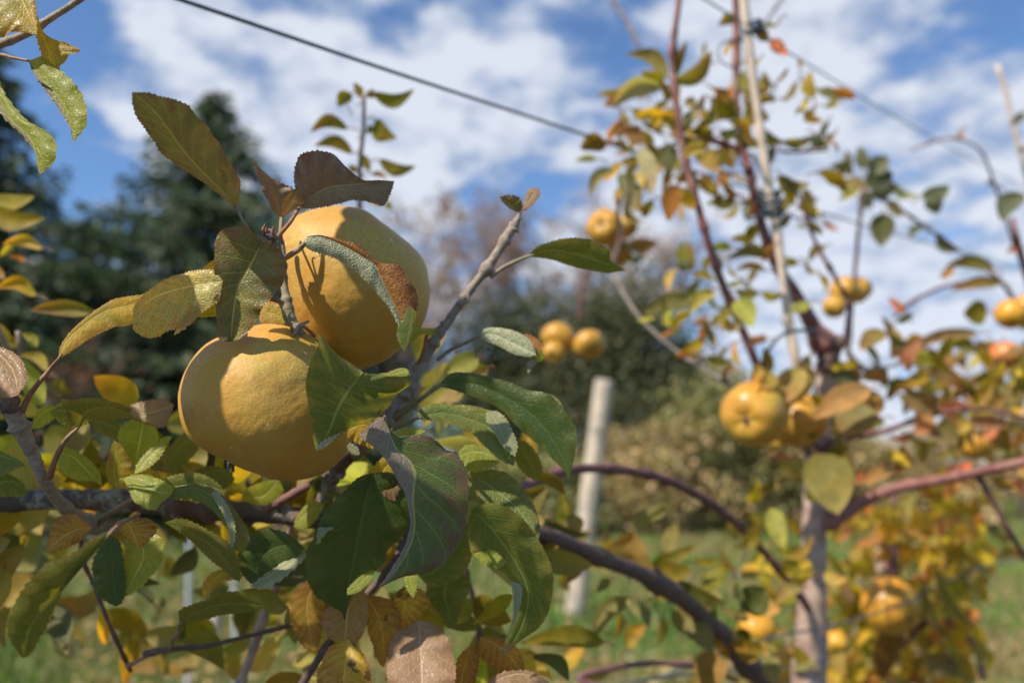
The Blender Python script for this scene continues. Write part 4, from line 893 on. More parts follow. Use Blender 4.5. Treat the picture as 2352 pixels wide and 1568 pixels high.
# hanging leaves at the bottom centre
L([(726, 1335), (705, 1380), (710, 1440), (722, 1500)], [(699, 1338), (671, 1367), (666, 1409), (676, 1448), (693, 1480)], [(745, 1345), (747, 1390), (745, 1420), (732, 1480)], 'amber', .53, teeth=14, label='olive brown leaf hanging at the bottom left of the pink leaf')
L([(828, 1353), (800, 1400), (795, 1440), (790, 1480)], [(788, 1380), (749, 1398), (739, 1423), (748, 1454), (770, 1474)], [(842, 1367), (845, 1400), (834, 1454), (812, 1478)], 'tan', .51, teeth=16, label='small rounded tan leaf at the bottom centre')
L([(842, 1365), (870, 1420), (880, 1470), (882, 1532)], [(838, 1400), (845, 1446), (858, 1485), (870, 1520)], [(875, 1370), (895, 1378), (918, 1409), (921, 1446), (898, 1466), (892, 1502)], 'amber', .525, teeth=18)
L([(962, 1424), (965, 1480), (968, 1540), (970, 1640)], [(930, 1440), (905, 1460), (892, 1500), (890, 1550), (905, 1610)], [(990, 1428), (1022, 1457), (1040, 1502), (1046, 1560), (1020, 1620)], 'pink', .50, (0, -.018), teeth=24, bul=.05, label='dusty pink leaf at the bottom edge, half in sun')
L([(940, 1340), (930, 1380), (925, 1420), (924, 1452)], [(910, 1360), (901, 1385), (912, 1430)], [(975, 1360), (985, 1390), (950, 1430)], 'blotch', .53, teeth=12)
L([(800, 1465), (795, 1510), (790, 1560), (785, 1620)], [(758, 1485), (738, 1521), (728, 1560), (735, 1600)], [(815, 1480), (840, 1510), (850, 1545), (855, 1590)], 'blotch', .49, (0, -.016), teeth=18, bul=.12, label='yellow leaf with dark brown blotches at the bottom edge')
L([(1035, 1310), (1020, 1360), (1030, 1400), (1042, 1445)], [(985, 1340), (982, 1365), (1010, 1410)], [(1070, 1320), (1080, 1345), (1060, 1400)], 'green', .56, teeth=12)
L([(945, 1312), (940, 1330), (945, 1350), (950, 1372)], [(930, 1325), (936, 1355)], [(958, 1318), (956, 1350)], 'lime', .49, (0, -.01), teeth=8)
L([(960, 1320), (1000, 1310), (1050, 1250), (1075, 1200)], [(950, 1300), (990, 1280), (1040, 1220)], [(990, 1345), (1050, 1330), (1085, 1270)], 'green', .545, teeth=16)
L([(1102, 1462), (1140, 1480), (1175, 1510), (1200, 1552)], [(1130, 1462), (1180, 1480), (1203, 1520)], [(1100, 1500), (1130, 1530), (1170, 1555)], 'amber', .54, teeth=12)
L([(1080, 1480), (1070, 1520), (1060, 1560), (1055, 1620)], [(1052, 1510), (1045, 1550), (1045, 1590)], [(1100, 1500), (1095, 1550), (1080, 1600)], 'amber', .535, teeth=12)
L([(1110, 1580), (1160, 1552), (1210, 1548), (1290, 1590)], [(1130, 1556), (1170, 1540), (1230, 1545)], [(1150, 1600), (1200, 1620)], 'pink', .52, (0, -.01), teeth=10)
# yellow and green leaves right of H9
L([(1052, 1048), (1080, 1038), (1115, 1040), (1148, 1062)], [(1060, 1030), (1083, 1021), (1119, 1030)], [(1070, 1080), (1100, 1082), (1130, 1072)], 'lime', .53, (0, -.012), teeth=14, label='bright yellow green leaf right of the purple edged leaf')
L([(1074, 1085), (1130, 1120), (1190, 1170), (1236, 1242)], [(1110, 1078), (1160, 1085), (1200, 1120), (1228, 1165), (1240, 1210)], [(1074, 1130), (1100, 1160), (1150, 1200), (1195, 1225)], 'green', .525, (0, -.012), teeth=24, label='mid green leaf fanning out right of the purple edged leaf')
L([(1185, 1010), (1205, 1040), (1225, 1075), (1240, 1106)], [(1210, 1015), (1236, 1047), (1246, 1080)], [(1179, 1040), (1190, 1070), (1215, 1095)], 'olive', .56, teeth=10)
L([(1100, 1110), (1135, 1140), (1160, 1165), (1190, 1175)], [(1120, 1110), (1170, 1140)], [(1105, 1140), (1140, 1170)], 'yellow', .55, teeth=10)
L([(905, 1000), (930, 992), (960, 990), (978, 989)], [(925, 985), (955, 985)], [(930, 1000), (960, 998)], 'lime', .47, (0, -.02), teeth=8)
L([(800, 985), (840, 975), (870, 1000), (880, 1020)], [(815, 970), (850, 960), (880, 980)], [(800, 1005), (830, 1020), (860, 1030)], 'yellow', .475, teeth=8)
L([(797, 1022), (808, 1030), (818, 1036), (826, 1044)], [(806, 1018), (822, 1030)], [(802, 1035), (815, 1044)], 'pale', .470, teeth=6)
L([(880, 1110), (880, 1080), (900, 1060), (925, 1050)], [(850, 1110), (850, 1085), (880, 1050)], [(905, 1130), (930, 1100), (935, 1070)], 'yellow', .49, teeth=8)
L([(870, 1105), (890, 1115), (910, 1118), (925, 1112)], [(880, 1135), (905, 1148)], [(885, 1100), (905, 1095)], 'tan', .486, teeth=6)
L([(745, 1160), (720, 1170), (695, 1185), (675, 1210)], [(715, 1205), (690, 1212)], [(728, 1152), (700, 1162), (680, 1190)], 'lime', .56, (0, -.01), teeth=14)
L([(650, 730), (635, 722), (615, 718), (595, 712)], [(640, 700), (618, 692), (605, 700)], [(655, 745), (625, 742), (600, 740)], 'yellow', .478, (0, -.01), teeth=10, label='orange yellow leaf bit tucked between the two apples')
# leaves of the cluster at the left, slightly behind
L([(235, 1118), (200, 1080), (170, 1050), (130, 1035)], [(215, 1105), (174, 1102), (145, 1085), (128, 1055)], [(228, 1085), (205, 1055), (174, 1035), (150, 1028)], 'lime', .53, teeth=14)
L([(310, 1072), (318, 1030), (325, 995), (330, 960)], [(290, 1050), (270, 1018), (280, 978), (300, 965)], [(330, 1060), (360, 1022), (360, 990), (345, 965)], 'lime', .535, (0, .004), teeth=16)
L([(268, 1126), (262, 1085), (265, 1045), (262, 1010)], [(250, 1108), (243, 1075), (255, 1030)], [(290, 1105), (302, 1070), (285, 1030)], 'yellow', .525, teeth=12)
L([(308, 1088), (335, 1055), (365, 1025), (397, 1000)], [(318, 1060), (345, 1030), (375, 1005)], [(330, 1080), (360, 1058), (385, 1020)], 'lime', .505, (0, -.016), teeth=10, label='bright yellow green narrow leaf lit by the sun left of the lower apple')
L([(290, 1010), (270, 985), (240, 972), (205, 960)], [(270, 1010), (240, 1000), (215, 980)], [(285, 985), (255, 958), (225, 950)], 'olive', .55, teeth=12)
L([(455, 1000), (420, 1020), (395, 1050), (385, 1080)], [(430, 990), (395, 1020), (380, 1055)], [(455, 1030), (430, 1060), (400, 1082)], 'olive', .545, teeth=12)
L([(130, 935), (100, 945), (85, 965), (70, 985)], [(110, 930), (85, 945)], [(125, 960), (95, 980)], 'lime', .53, teeth=8)
L([(640, 1100), (620, 1125), (600, 1140), (555, 1142)], [(610, 1105), (580, 1115), (560, 1128)], [(650, 1130), (620, 1155), (585, 1158)], 'lime', .57, teeth=10)
L([(430, 1100), (470, 1085), (510, 1080), (540, 1100)], [(450, 1080), (490, 1070), (525, 1080)], [(450, 1120), (490, 1130), (520, 1120)], 'olive', .56, teeth=10)

nh = sum(1 for c_ in root.children if c_.name.startswith('leaf'))
fo = Foliage(root, max(0, 100 - nh))
#@@LISTS
LST = """1548 190 1635 115 18 g 1.12 18|1548 180 1578 92 9 g 1.12 0|1535 182 1437 124 16 g 1.12 24|1525 205 1470 165 13 y 1.12 8|1520 198 1405 250 22 p 1.1 26|1530 240 1510 185 10 g 1.12 10
1555 300 1490 260 12 y 1.12 12|1560 290 1620 215 12 p 1.13 10|1635 225 1702 268 18 g 1.18 14|1692 45 1650 60 12 g 1.25 8|1690 110 1675 92 9 y 1.25 0|1718 232 1768 274 22 y 1.22 16|1712 215 1762 212 12 y 1.22 10
1640 245 1602 290 14 g 1.15 -10|1600 320 1560 345 12 g 1.13 8|1690 255 1655 215 11 g 1.22 0|1650 310 1692 292 11 g 1.18 10|1700 300 1748 335 14 d 1.22 10|1755 300 1800 325 12 g 1.28 12|1800 330 1870 310 11 g 1.35 10
1870 305 1905 335 13 s 1.4 12|1745 390 1775 330 12 s 1.2 8|1650 350 1690 385 12 y 1.16 0|1622 345 1645 395 22 y 1.12 0|1615 340 1570 360 14 y 1.1 8|1480 330 1418 298 16 o 1.1 10|1395 328 1332 342 20 b 1.05 10
1370 365 1320 370 8 p 1.2 4|1440 320 1475 298 14 r 1.14 6|1440 345 1400 330 10 g 1.15 6|1410 388 1355 452 14 g 1.14 16|1422 400 1444 482 15 d 1.12 -12|1470 340 1500 445 17 p 1.1 -8|1500 330 1488 410 13 g 1.1 0
1530 330 1542 402 18 d 1.12 0|1560 425 1534 510 20 o 1.08 10|1572 440 1592 482 15 y 1.1 0|1600 400 1555 420 12 g 1.12 6|1445 560 1512 556 17 b 1.55 8|1415 575 1432 612 16 y 1.6 0|1440 590 1485 590 8 s 1.6 4
1795 410 1862 420 13 g 1.25 14|1790 400 1822 472 16 y 1.25 -8|1772 592 1665 598 13 g 1.2 22|1720 556 1675 550 9 y 1.2 8|1760 622 1685 625 8 y 1.2 14|1640 640 1590 632 8 y 1.12 8
1690 668 1745 672 13 g 1.12 8|1690 690 1728 752 24 l 1.1 -6|1700 735 1680 762 10 p 1.1 0|1640 668 1582 722 14 y 1.1 10|1612 680 1560 692 12 g 1.1 4|1590 690 1478 722 18 g 1.1 12|1680 720 1640 745 8 y 1.1 5|1655 730 1690 762 12 y 1.12 0
1500 460 1475 500 10 g 1.12 0|1640 440 1610 400 10 y 1.12 0|1590 300 1640 300 14 g 1.16 10|1600 250 1570 232 12 g 1.16 6|1520 262 1500 300 12 y 1.14 6|1690 370 1640 345 12 b 1.2 8|1740 70 1765 95 12 b 1.22 0|1770 92 1810 128 13 r 1.25 0
1765 850 1755 895 24 y 1.1 0|1745 838 1725 880 14 y 1.1 0|1840 845 1808 925 26 y 1.12 8|1865 860 1800 938 16 y 1.12 0|1900 925 1860 905 14 g 1.15 0|2000 892 1870 962 28 o 1.08 8|1985 925 1935 1005 38 g 1.12 0|1975 880 1905 862 18 d 1.2 6
1872 1040 1925 1182 46 k 1.02 -10|1830 1050 1852 1112 12 l 1.15 0|1770 1165 1800 1262 20 l 1.15 0|1785 1270 1868 1225 10 y 1.12 22|1765 1045 1832 1052 7 r 1.12 0|2050 1085 1965 1112 8 o 1.1 4|1990 1080 1965 1110 10 r 1.15 0
2130 945 2105 1000 22 o 1.22 0|2165 960 2192 1030 17 g 1.22 0|2080 900 2155 945 24 b 1.2 0|2060 905 2170 950 14 k 1.25 6|2035 762 1975 805 17 k 1.2 10|2045 770 2090 790 10 d 1.2 8|2080 720 2040 682 8 r 1.25 0
2060 740 2100 720 9 s 1.25 0|2030 960 1990 985 10 g 1.2 0|1925 1000 1935 1060 14 g 1.2 0|1900 1030 1960 1075 14 g 1.2 0|1860 820 1835 850 12 g 1.2 0|1730 960 1700 1010 20 g 1.15 8|1705 900 1690 950 16 p 1.2 5
1800 1010 1760 1040 12 y 1.2 0|1850 1130 1890 1150 14 y 1.15 0|1780 1110 1740 1130 10 g 1.2 0|1835 1290 1800 1320 22 g 1.1 0|1850 1280 1830 1350 20 y 1.12 0|1890 1320 1945 1330 12 y 1.15 6|1730 1390 1795 1400 16 y 1.2 0
1495 1200 1480 1165 38 g .95 0|1445 1312 1455 1215 54 k .88 0|1300 1215 1290 1128 17 l .85 0|1300 1225 1245 1200 14 k .8 0|1245 1195 1345 1230 14 d .8 8|1305 1230 1280 1255 20 b .8 0|1310 1180 1320 1235 22 k .84 0|1500 1290 1600 1250 14 g .95 8
1490 1300 1590 1310 22 k .94 10|1590 1290 1650 1285 9 g 1.0 6|1555 1335 1670 1385 17 d .95 10|1705 1400 1760 1352 32 d .98 0|1700 1380 1692 1330 11 p .97 0|1690 1335 1690 1300 10 s .97 0|1640 1430 1600 1375 16 g .98 8|1640 1420 1560 1390 18 g .98 10
1450 1372 1362 1472 20 g .86 22|1470 1385 1490 1440 13 s .88 0|1390 1475 1195 1478 20 g .78 16|1570 1425 1640 1500 24 g .95 -8|1545 1400 1570 1455 12 g .94 0|1275 1250 1335 1262 12 y .78 6|1270 1275 1215 1290 12 k .76 0
1335 1300 1300 1340 10 b .8 0|1650 1500 1610 1580 32 b .9 0|1700 1440 1720 1490 13 d 1.0 0|1720 1420 1650 1400 12 g 1.0 0|1500 1370 1540 1340 12 g .92 6|1400 1330 1370 1360 12 g .85 0|1250 1190 1200 1215 16 k .7 0"""
for it in LST.replace('\n', '|').split('|'):
    t = it.split()
    fo.add((float(t[0]), float(t[1])), (float(t[2]), float(t[3])), float(t[4]) * 1.08, t[5], float(t[6]), random.uniform(-.03, .02), float(t[7]))
def scatter(F_, n, x0, x1, y0, y1, d0, d1, lw, cols, seed, ln=(45, 85)):
    rr = random.Random(seed)
    for i in range(n):
        x, y = rr.uniform(x0, x1), rr.uniform(y0, y1); a = rr.choice((rr.uniform(.1, 3.04), rr.uniform(-3.1, 3.1))); L_ = rr.uniform(*ln)
        F_.add((x, y), (x + math.cos(a) * L_, y + math.sin(a) * L_), L_ * rr.uniform(*lw), rr.choice(cols), rr.uniform(d0, d1), rr.uniform(-.03, .03), rr.uniform(-14, 14) * L_ / 60, roll=rr.uniform(-1.1, 1.1))
scatter(fo, 70, 1420, 1720, 200, 470, 1.16, 1.35, (.16, .26), 'gggykyo', 1, (40, 72))
scatter(fo, 46, 1640, 1940, 180, 520, 1.2, 1.4, (.16, .26), 'ggkgkyo', 24, (38, 66))
scatter(fo, 26, 1580, 1900, 560, 860, 1.15, 1.4, (.16, .26), 'gkyklo', 25, (40, 66))
scatter(fo, 12, 1600, 1850, 20, 200, 1.22, 1.35, (.14, .22), 'ggky', 14, (26, 42))
scatter(fo, 74, 1930, 2350, 770, 1100, 1.2, 1.5, (.18, .28), 'ggkyobkr', 2, (50, 85))
scatter(fo, 16, 1480, 1720, 600, 800, 1.15, 1.4, (.16, .24), 'gyylo', 3, (36, 60))
scatter(fo, 20, 1700, 2000, 820, 1200, 1.27, 1.5, (.18, .28), 'gykyo', 4, (46, 76))
scatter(fo, 30, 1280, 1860, 1220, 1560, .95, 1.25, (.18, .30), 'ggkky', 5, (50, 80))
scatter(fo, 70, 640, 1240, 1060, 1560, .58, .76, (.22, .32), 'lgykdgl', 6, (90, 150))
scatter(fo, 44, -20, 640, 930, 1160, .58, .74, (.22, .32), 'lgykgly', 7, (90, 140))
scatter(fo, 16, 930, 1260, 800, 1100, .66, .8, (.2, .3), 'gklpk', 8, (70, 120))
scatter(fo, 34, -20, 640, 1180, 1480, .6, .85, (.2, .3), 'kygkdg', 9, (80, 130))
scatter(fo, 46, -20, 700, 1190, 1500, .85, 1.15, (.24, .34), 'dgkdg', 17, (70, 120))
scatter(fo, 26, 420, 900, 1040, 1200, .60, .72, (.24, .34), 'dgkd', 18, (80, 130))
fo.build()

# ------------------------------------------------------------------ neighbouring apple trees
def side_tree(x, d, label, wpx=50, group='apple trees trained on wires', htop=900):
    b = P(x, 1300, d); r_ = empty('apple_tree', (b.x, b.y, 0), label, 'tree', group)
    top = P(x, htop, d)
    q = cat_rom([(b.x, b.y, -.05), (b.x + .015, b.y, .5), (b.x - .01, b.y, 1.0), (top.x, top.y, top.z)], 40)
    V, F = sweep(q, np.linspace(1.25, .8, 40) * wpx / 2 * d / FX, 14, .15, x)
    mesh('trunk', V, F, M['trunk_pink'], r_, origin=q[0]); return r_
# tree A: overhead branch and hanging leaves at the left edge
ra = side_tree(-900, .62, 'apple tree off the left edge, its thin branch hanging yellow leaves in the corner', 60, htop=100)
def bra(root_, pts, wd, mat='twig', nodes=6, rough=.12, seed=0, name='branch'):
    return tube_px(name, pts, wd, M[mat], root_, n=max(20, 9 * len(pts)), nodes=nodes, rough=rough, seed=seed)
bra(ra, [(-900, 420, .62), (-500, 330, .58), (-200, 190, .54), (-60, 135, .52), (0, 103, .51), (60, 78, .51), (120, 40, .51), (190, -5, .51), (260, -60, .51)], [50, 40, 30, 24, 19, 17, 15, 13], 'twig', 14, seed=41)
bra(ra, [(-120, 160, .53), (-60, 130, .50), (0, 126, .485), (30, 133, .475), (66, 140, .47)], [9, 8, 6], 'petiole', 2, seed=42, name='twig')
bra(ra, [(-400, 300, .57), (-200, 450, .62), (-80, 600, .7), (30, 830, .74), (45, 790, .74), (40, 760, .74)], [30, 26, 22, 14, 10], 'twig', 6, seed=43)
def LA(*a, **k): return leaf(*a, parent=ra, **k)
LA([(0, -60), (40, -20), (60, 20), (85, 80)], [(-30, -20), (-30, 40), (-10, 82), (40, 74)], [(60, -60), (80, -10), (84, 40)], 'yellow', .48, (0, -.01), teeth=10, bul=.1, label='orange yellow leaf with dark spots in the top left corner')
LA([(82, 20), (95, 75), (112, 120), (118, 175)], [(78, 60), (88, 100), (102, 150)], [(98, 72), (125, 92), (160, 102), (183, 116), (160, 130), (138, 152)], 'yellow', .485, (0, -.006), teeth=8, bul=.1, label='twisted yellow leaf below the top left corner')
LA([(66, 140), (100, 185), (150, 250), (168, 328)], [(75, 165), (95, 195), (125, 235), (150, 275), (165, 300)], [(95, 132), (125, 150), (150, 172), (182, 208), (200, 255), (198, 285), (182, 310)], 'olive_yellow', .475, (0, -.008), teeth=10, bul=.1, mat2='lime', label='yellow green leaf hanging below the twisted yellow one')
LA([(-30, 170), (20, 265), (70, 320), (92, 402)], [(-30, 215), (10, 272), (50, 310), (80, 350), (86, 385)], [(-5, 185), (15, 222), (60, 275), (110, 305), (131, 340), (125, 370), (105, 390)], 'olive_yellow', .48, (0, -.008), teeth=10, bul=.1, mat2='lime', label='yellow green leaf at the left edge with a pale curled border')
fa = Foliage(ra, 90)
for it in """-30 480 105 500 24 k .8 20|-20 455 80 450 16 y .82 12|100 570 5 562 15 y .78 14|85 678 -10 662 18 y .76 22|215 715 70 712 19 g .72 8|60 600 20 590 6 o .8 4|110 850 45 815 12 y .72 14|20 790 -10 740 14 l .74 0
85 800 50 765 12 l .74 8|50 800 10 770 12 g .74 0|130 870 160 905 12 g .76 6|10 640 -30 600 10 o .8 0|30 560 0 590 8 y .82 0""".replace('\n', '|').split('|'):
    t = it.split(); fa.add((float(t[0]), float(t[1])), (float(t[2]), float(t[3])), float(t[4]), t[5], float(t[6]), 0, float(t[7]), roll=.2)
# unseen crown leaves added up-sun, out of frame, to shade the low leaves
def dist_line(q, c_):   # distance of c_ from the sunbeam that leaves q
    v = c_ - q; return (v + SUN * v.dot(-SUN)).length if v.dot(-SUN) > 0 else 9
keep = [(P(815, 640, .53), .066), (P(600, 900, .49), .062), (P(520, 610, .455), .060), (P(400, 690, .44), .055), (P(250, 740, .45), .045), (P(440, 350, .43), .06), (P(790, 420, .49), .045),
        (P(1080, 700, .55), .05), (P(1320, 585, .55), .04), (P(330, 1130, .47), .02), (P(30, 850, .455), .03), (P(1040, 1060, .45), .022), (P(900, 900, .44), .02), (P(1170, 1000, .5), .02), (P(835, 1330, .49), .015), (P(370, 950, .45), .02)]
rq = random.Random(99); cnt = 0; tries = 0; mean = Vector((0, 0, 0)); cpos = []
while cnt < 78 and tries < 6000:
    tries += 1
    tg = P(rq.uniform(-60, 1280), rq.uniform(1080, 1600), rq.uniform(.42, .62)); q_ = tg + SUN * rq.uniform(.24, .62)
    loc = CR.inverted() @ (q_ - Vector((0, 0, CH))); dz = -loc.z
    if dz > .08:
        px, py = 1176 + loc.x / dz * FX, 784 - loc.y / dz * FX
        if -230 < px < 2600 and -230 < py < 1800: continue
    if (q_ - Vector((0, 0, CH))).length < .14: continue
    if any(dist_line(q_, c_) < r0 for c_, r0 in keep): continue
    if any((q_ - c_).length < .03 for c_ in cpos): continue
    cpos.append(q_); cnt += 1; mean += q_
V = []; F = []; CC = []
shade_leaves = []  # extra unseen leaves aimed along the sun to shade both big apples
for tx, ty, td, t_, ang, L0, W0 in ((452, 850, .461, .22, 80, .030, .017), (455, 935, .456, .25, 95, .030, .015), (478, 1015, .460, .23, 120, .024, .012),
                                    (905, 560, .520, .34, 125, .036, .018), (935, 650, .520, .30, 100, .034, .016)):
    up_ = CR @ Vector((math.cos(R(ang)), math.sin(R(ang)), 0)); up_ = (up_ - SUN * up_.dot(SUN)).normalized()
    shade_leaves.append((P(tx, ty, td) + SUN * t_, up_, L0, W0))
for item in cpos + shade_leaves:
    if isinstance(item, tuple): q_, a, L_, W_ = item; b_ = SUN.cross(a).normalized()
    else:
        q_ = item
        a = Vector((rq.gauss(0, 1), rq.gauss(0, 1), rq.gauss(0, .4))); a = (a - SUN * a.dot(SUN) * .8).normalized(); b_ = SUN.cross(a).normalized(); b_ = (b_ + SUN * rq.uniform(-.5, .5)).normalized()
        L_ = rq.uniform(.028, .038); W_ = L_ * .55
    k = len(V)
    for u in (-1, -.6, -.1, .4, .8, 1):
        w_ = W_ * math.sqrt(max(0, 1 - u * u)) + .0004; V += [q_ + a * L_ * u - b_ * w_ - SUN * .15 * w_, q_ + a * L_ * u, q_ + a * L_ * u + b_ * w_ - SUN * .15 * w_]
    for i in range(5):
        for j in range(2): F.append((k + 3 * i + j, k + 3 * i + j + 1, k + 3 * i + j + 4, k + 3 * i + j + 3))
    c_ = LEAFC[rq.choice('gkylg')]; CC += [(*c_, 1)] * 18
crown = mesh('foliage', V, F, M['any'], ra, origin=WL(ra), col=CC); crown['kind'] = 'stuff'  # out-of-frame leaves added for the shadows they cast
mean /= max(1, cnt); far_ = [f[0] for f in shade_leaves] + cpos
tw2 = MB(); tb2 = Vector(ra.location) + Vector((0, 0, 1.45))
for c_ in far_[::3]:
    md = tb2.lerp(c_, .55) + Vector((0, 0, .05))
    if (md - Vector((0, 0, CH))).length < .16: continue
    if any(dist_line(md.lerp(c_, t), kc) < r0 * .9 for t in (-.6, -.3, 0, .25, .5, .75) for kc, r0 in keep[:8]): continue
    v_, f_ = sweep(cat_rom([tuple(tb2), tuple(md), tuple(c_)], 8), np.linspace(.006, .0012, 8), 5); tw2.add(v_, f_)
mesh('twigs', tw2.V, tw2.F, M['twig'], ra, origin=WL(ra))  # twigs bearing the added out-of-frame leaves
fa.build()
# tree B: sprout behind the apples
rb = side_tree(828, 1.22, 'young apple sprout with paired dark green leaves rising behind the two big apples', 22, htop=1100)
bra(rb, [(828, 1110, 1.22), (830, 900, 1.15), (828, 600, 1.05), (826, 400, .97), (834, 300, .95), (836, 222, .94)], [18, 16, 14, 12, 9], 'bark_grey', 6, seed=50, name='stem')
fb = Foliage(rb, 99)
for it in """855 215 952 205 15 g .93 22|842 222 858 205 9 k .93 4|832 225 812 190 9 g .95 2|808 215 775 245 14 g .93 6|795 240 778 218 6 p .93 0|800 295 712 305 14 g .95 22|862 275 912 318 19 g .95 16|842 305 862 300 8 g .95 -6
812 352 722 335 14 k .97 18|830 355 850 395 10 g .97 0|870 368 956 382 14 k .97 16|852 400 890 412 6 o .98 -6|820 395 800 380 8 k .98 0|880 470 840 460 10 y .98 4|900 480 885 465 8 l .98 0""".replace('\n', '|').split('|'):
    t = it.split(); fb.add((float(t[0]), float(t[1])), (float(t[2]), float(t[3])), float(t[4]), t[5], float(t[6]), 0, float(t[7]), fold=.2, roll=.1, curl=.02, flip=True)
fb.build()
# tree C: yellow leaved tree behind the trunk, lower right
rc = side_tree(2035, 1.75, 'bushy yellow leaved apple tree low behind the trunk at the lower right', 36, htop=1250)
bra(rc, [(2035, 1260, 1.75), (2060, 1350, 1.72), (2045, 1200, 1.7), (2060, 1130, 1.7)], [22, 14, 10], 'branch_purple', 6, seed=60)
bra(rc, [(2035, 1560, 1.75), (2050, 1430, 1.62), (2048, 1340, 1.6), (2060, 1220, 1.6)], [22, 18, 12], 'branch_purple', 6, seed=61)
bra(rc, [(2035, 1500, 1.75), (2150, 1420, 1.7), (2230, 1470, 1.65), (2260, 1560, 1.6)], [20, 16, 12], 'branch_purple', 6, seed=62)
bra(rc, [(2035, 1420, 1.75), (1960, 1380, 1.75), (1900, 1300, 1.8)], [18, 14, 10], 'branch_purple', 4, seed=63)
fc = Foliage(rc, 100)
scatter(fc, 330, 1890, 2240, 1170, 1590, 1.55, 1.95, (.2, .3), 'yykylyyykyyo', 70, (44, 74))
scatter(fc, 40, 1700, 1900, 1200, 1590, 1.5, 1.9, (.2, .3), 'yokgkl', 71, (40, 70))
scatter(fc, 34, 2150, 2330, 1100, 1330, 1.7, 2.1, (.2, .3), 'ykoog', 72, (40, 66))
for it in """2120 1330 2200 1480 16 g 1.5 26|2150 1300 2250 1450 12 g 1.5 20|2170 1480 2250 1570 14 k 1.5 16|2200 1330 2245 1310 14 k 1.5 0|2130 1500 2200 1550 30 b 1.5 0|2040 1440 2020 1560 30 b 1.55 0""".replace('\n', '|').split('|'):
    t = it.split(); fc.add((float(t[0]), float(t[1])), (float(t[2]), float(t[3])), float(t[4]), t[5], float(t[6]), 0, float(t[7]))
fc.build()
# tree D: farther tree, grey green cluster and twigs at the right edge
rd = side_tree(2420, 2.1, 'farther apple tree at the right edge with grey green leaf clusters against the sky', 44, htop=800)
bra(rd, [(2420, 800, 2.1), (2330, 560, 2.0), (2290, 440, 1.95), (2250, 345, 1.9), (2180, 318, 1.9), (2090, 345, 1.95)], [16, 9, 7, 5, 4], 'branch_purple', 8, seed=80)
bra(rd, [(2420, 1000, 2.1), (2250, 950, 1.9), (2050, 880, 1.75), (1955, 820, 1.7), (1952, 760, 1.7), (1962, 640, 1.7), (1975, 500, 1.7), (1985, 430, 1.7)], [22, 18, 14, 12, 10, 9, 9], 'twig_dark', 10, seed=81)
bra(rd, [(1985, 440, 1.7), (2050, 470, 1.7), (2110, 510, 1.7), (2190, 565, 1.7)], [9, 8, 6], 'twig_dark', 5, seed=82, name='twig')
bra(rd, [(2420, 760, 2.1), (2380, 700, 1.8), (2340, 560, 1.6), (2325, 500, 1.6)], [18, 14, 10], 'branch_purple', 5, seed=83)
bra(rd, [(2420, 860, 2.1), (2330, 690, 1.8), (2290, 640, 1.7), (2270, 620, 1.7)], [14, 10, 8], 'branch_purple', 4, seed=84, name='twig')
bra(rd, [(2052, 730, 1.9), (2100, 690, 1.9), (2180, 655, 1.95), (2300, 640, 2.0)], [8, 8, 8], 'branch_purple', 4, seed=85, name='twig')
fd = Foliage(rd, 100)
for it in """1960 400 1905 382 13 s 1.7 8|1985 390 1975 335 14 s 1.7 0|1990 430 2050 395 26 s 1.7 0|1995 400 2040 360 22 s 1.7 0|2000 440 2060 430 22 s 1.7 0|1980 440 2000 480 16 s 1.7 0|1965 420 1930 435 12 p 1.7 6|1975 430 1925 460 10 y 1.7 0
2050 420 2115 450 10 p 1.7 14|2040 460 2070 500 13 p 1.7 0|2028 488 2024 568 26 d 1.7 0|2115 455 2182 428 18 s 1.7 6|2135 450 2155 492 18 s 1.7 0|2120 520 2088 548 9 s 1.7 8|2150 535 2210 575 13 s 1.7 14|1950 390 1945 345 10 s 1.7 0
2352 445 2298 508 22 s 1.5 14|2285 618 2172 612 15 g 1.6 14|2300 650 2180 668 13 k 1.6 10|2268 715 2212 720 26 g 1.6 0|2190 615 2160 640 10 o 1.7 0|2352 570 2310 580 8 r 1.7 4|2210 300 2200 325 6 o 2.0 0|2280 420 2268 415 8 s 2.0 0
2250 765 2085 805 15 b 1.6 14|2130 800 2235 880 19 g 1.55 22|2235 880 2230 960 10 y 1.55 0|2260 850 2300 950 24 g 1.6 0|2320 960 2350 930 14 y 1.6 0|2320 830 2352 800 16 l 1.6 0|2340 690 2352 760 20 g 1.6 0|2300 940 2240 950 12 y 1.6 6
2352 260 2320 290 10 s 1.8 0|2352 340 2340 350 8 s 1.8 0|1890 505 1930 530 6 r 1.8 4|1850 520 1830 515 6 y 1.8 0""".replace('\n', '|').split('|'):
    t = it.split(); fd.add((float(t[0]), float(t[1])), (float(t[2]), float(t[3])), float(t[4]), t[5], float(t[6]), 0, float(t[7]), roll=.1)
scatter(fd, 30, 2080, 2350, 780, 1010, 1.55, 2.0, (.2, .3), 'gkykob', 86, (40, 66))
fd.build()
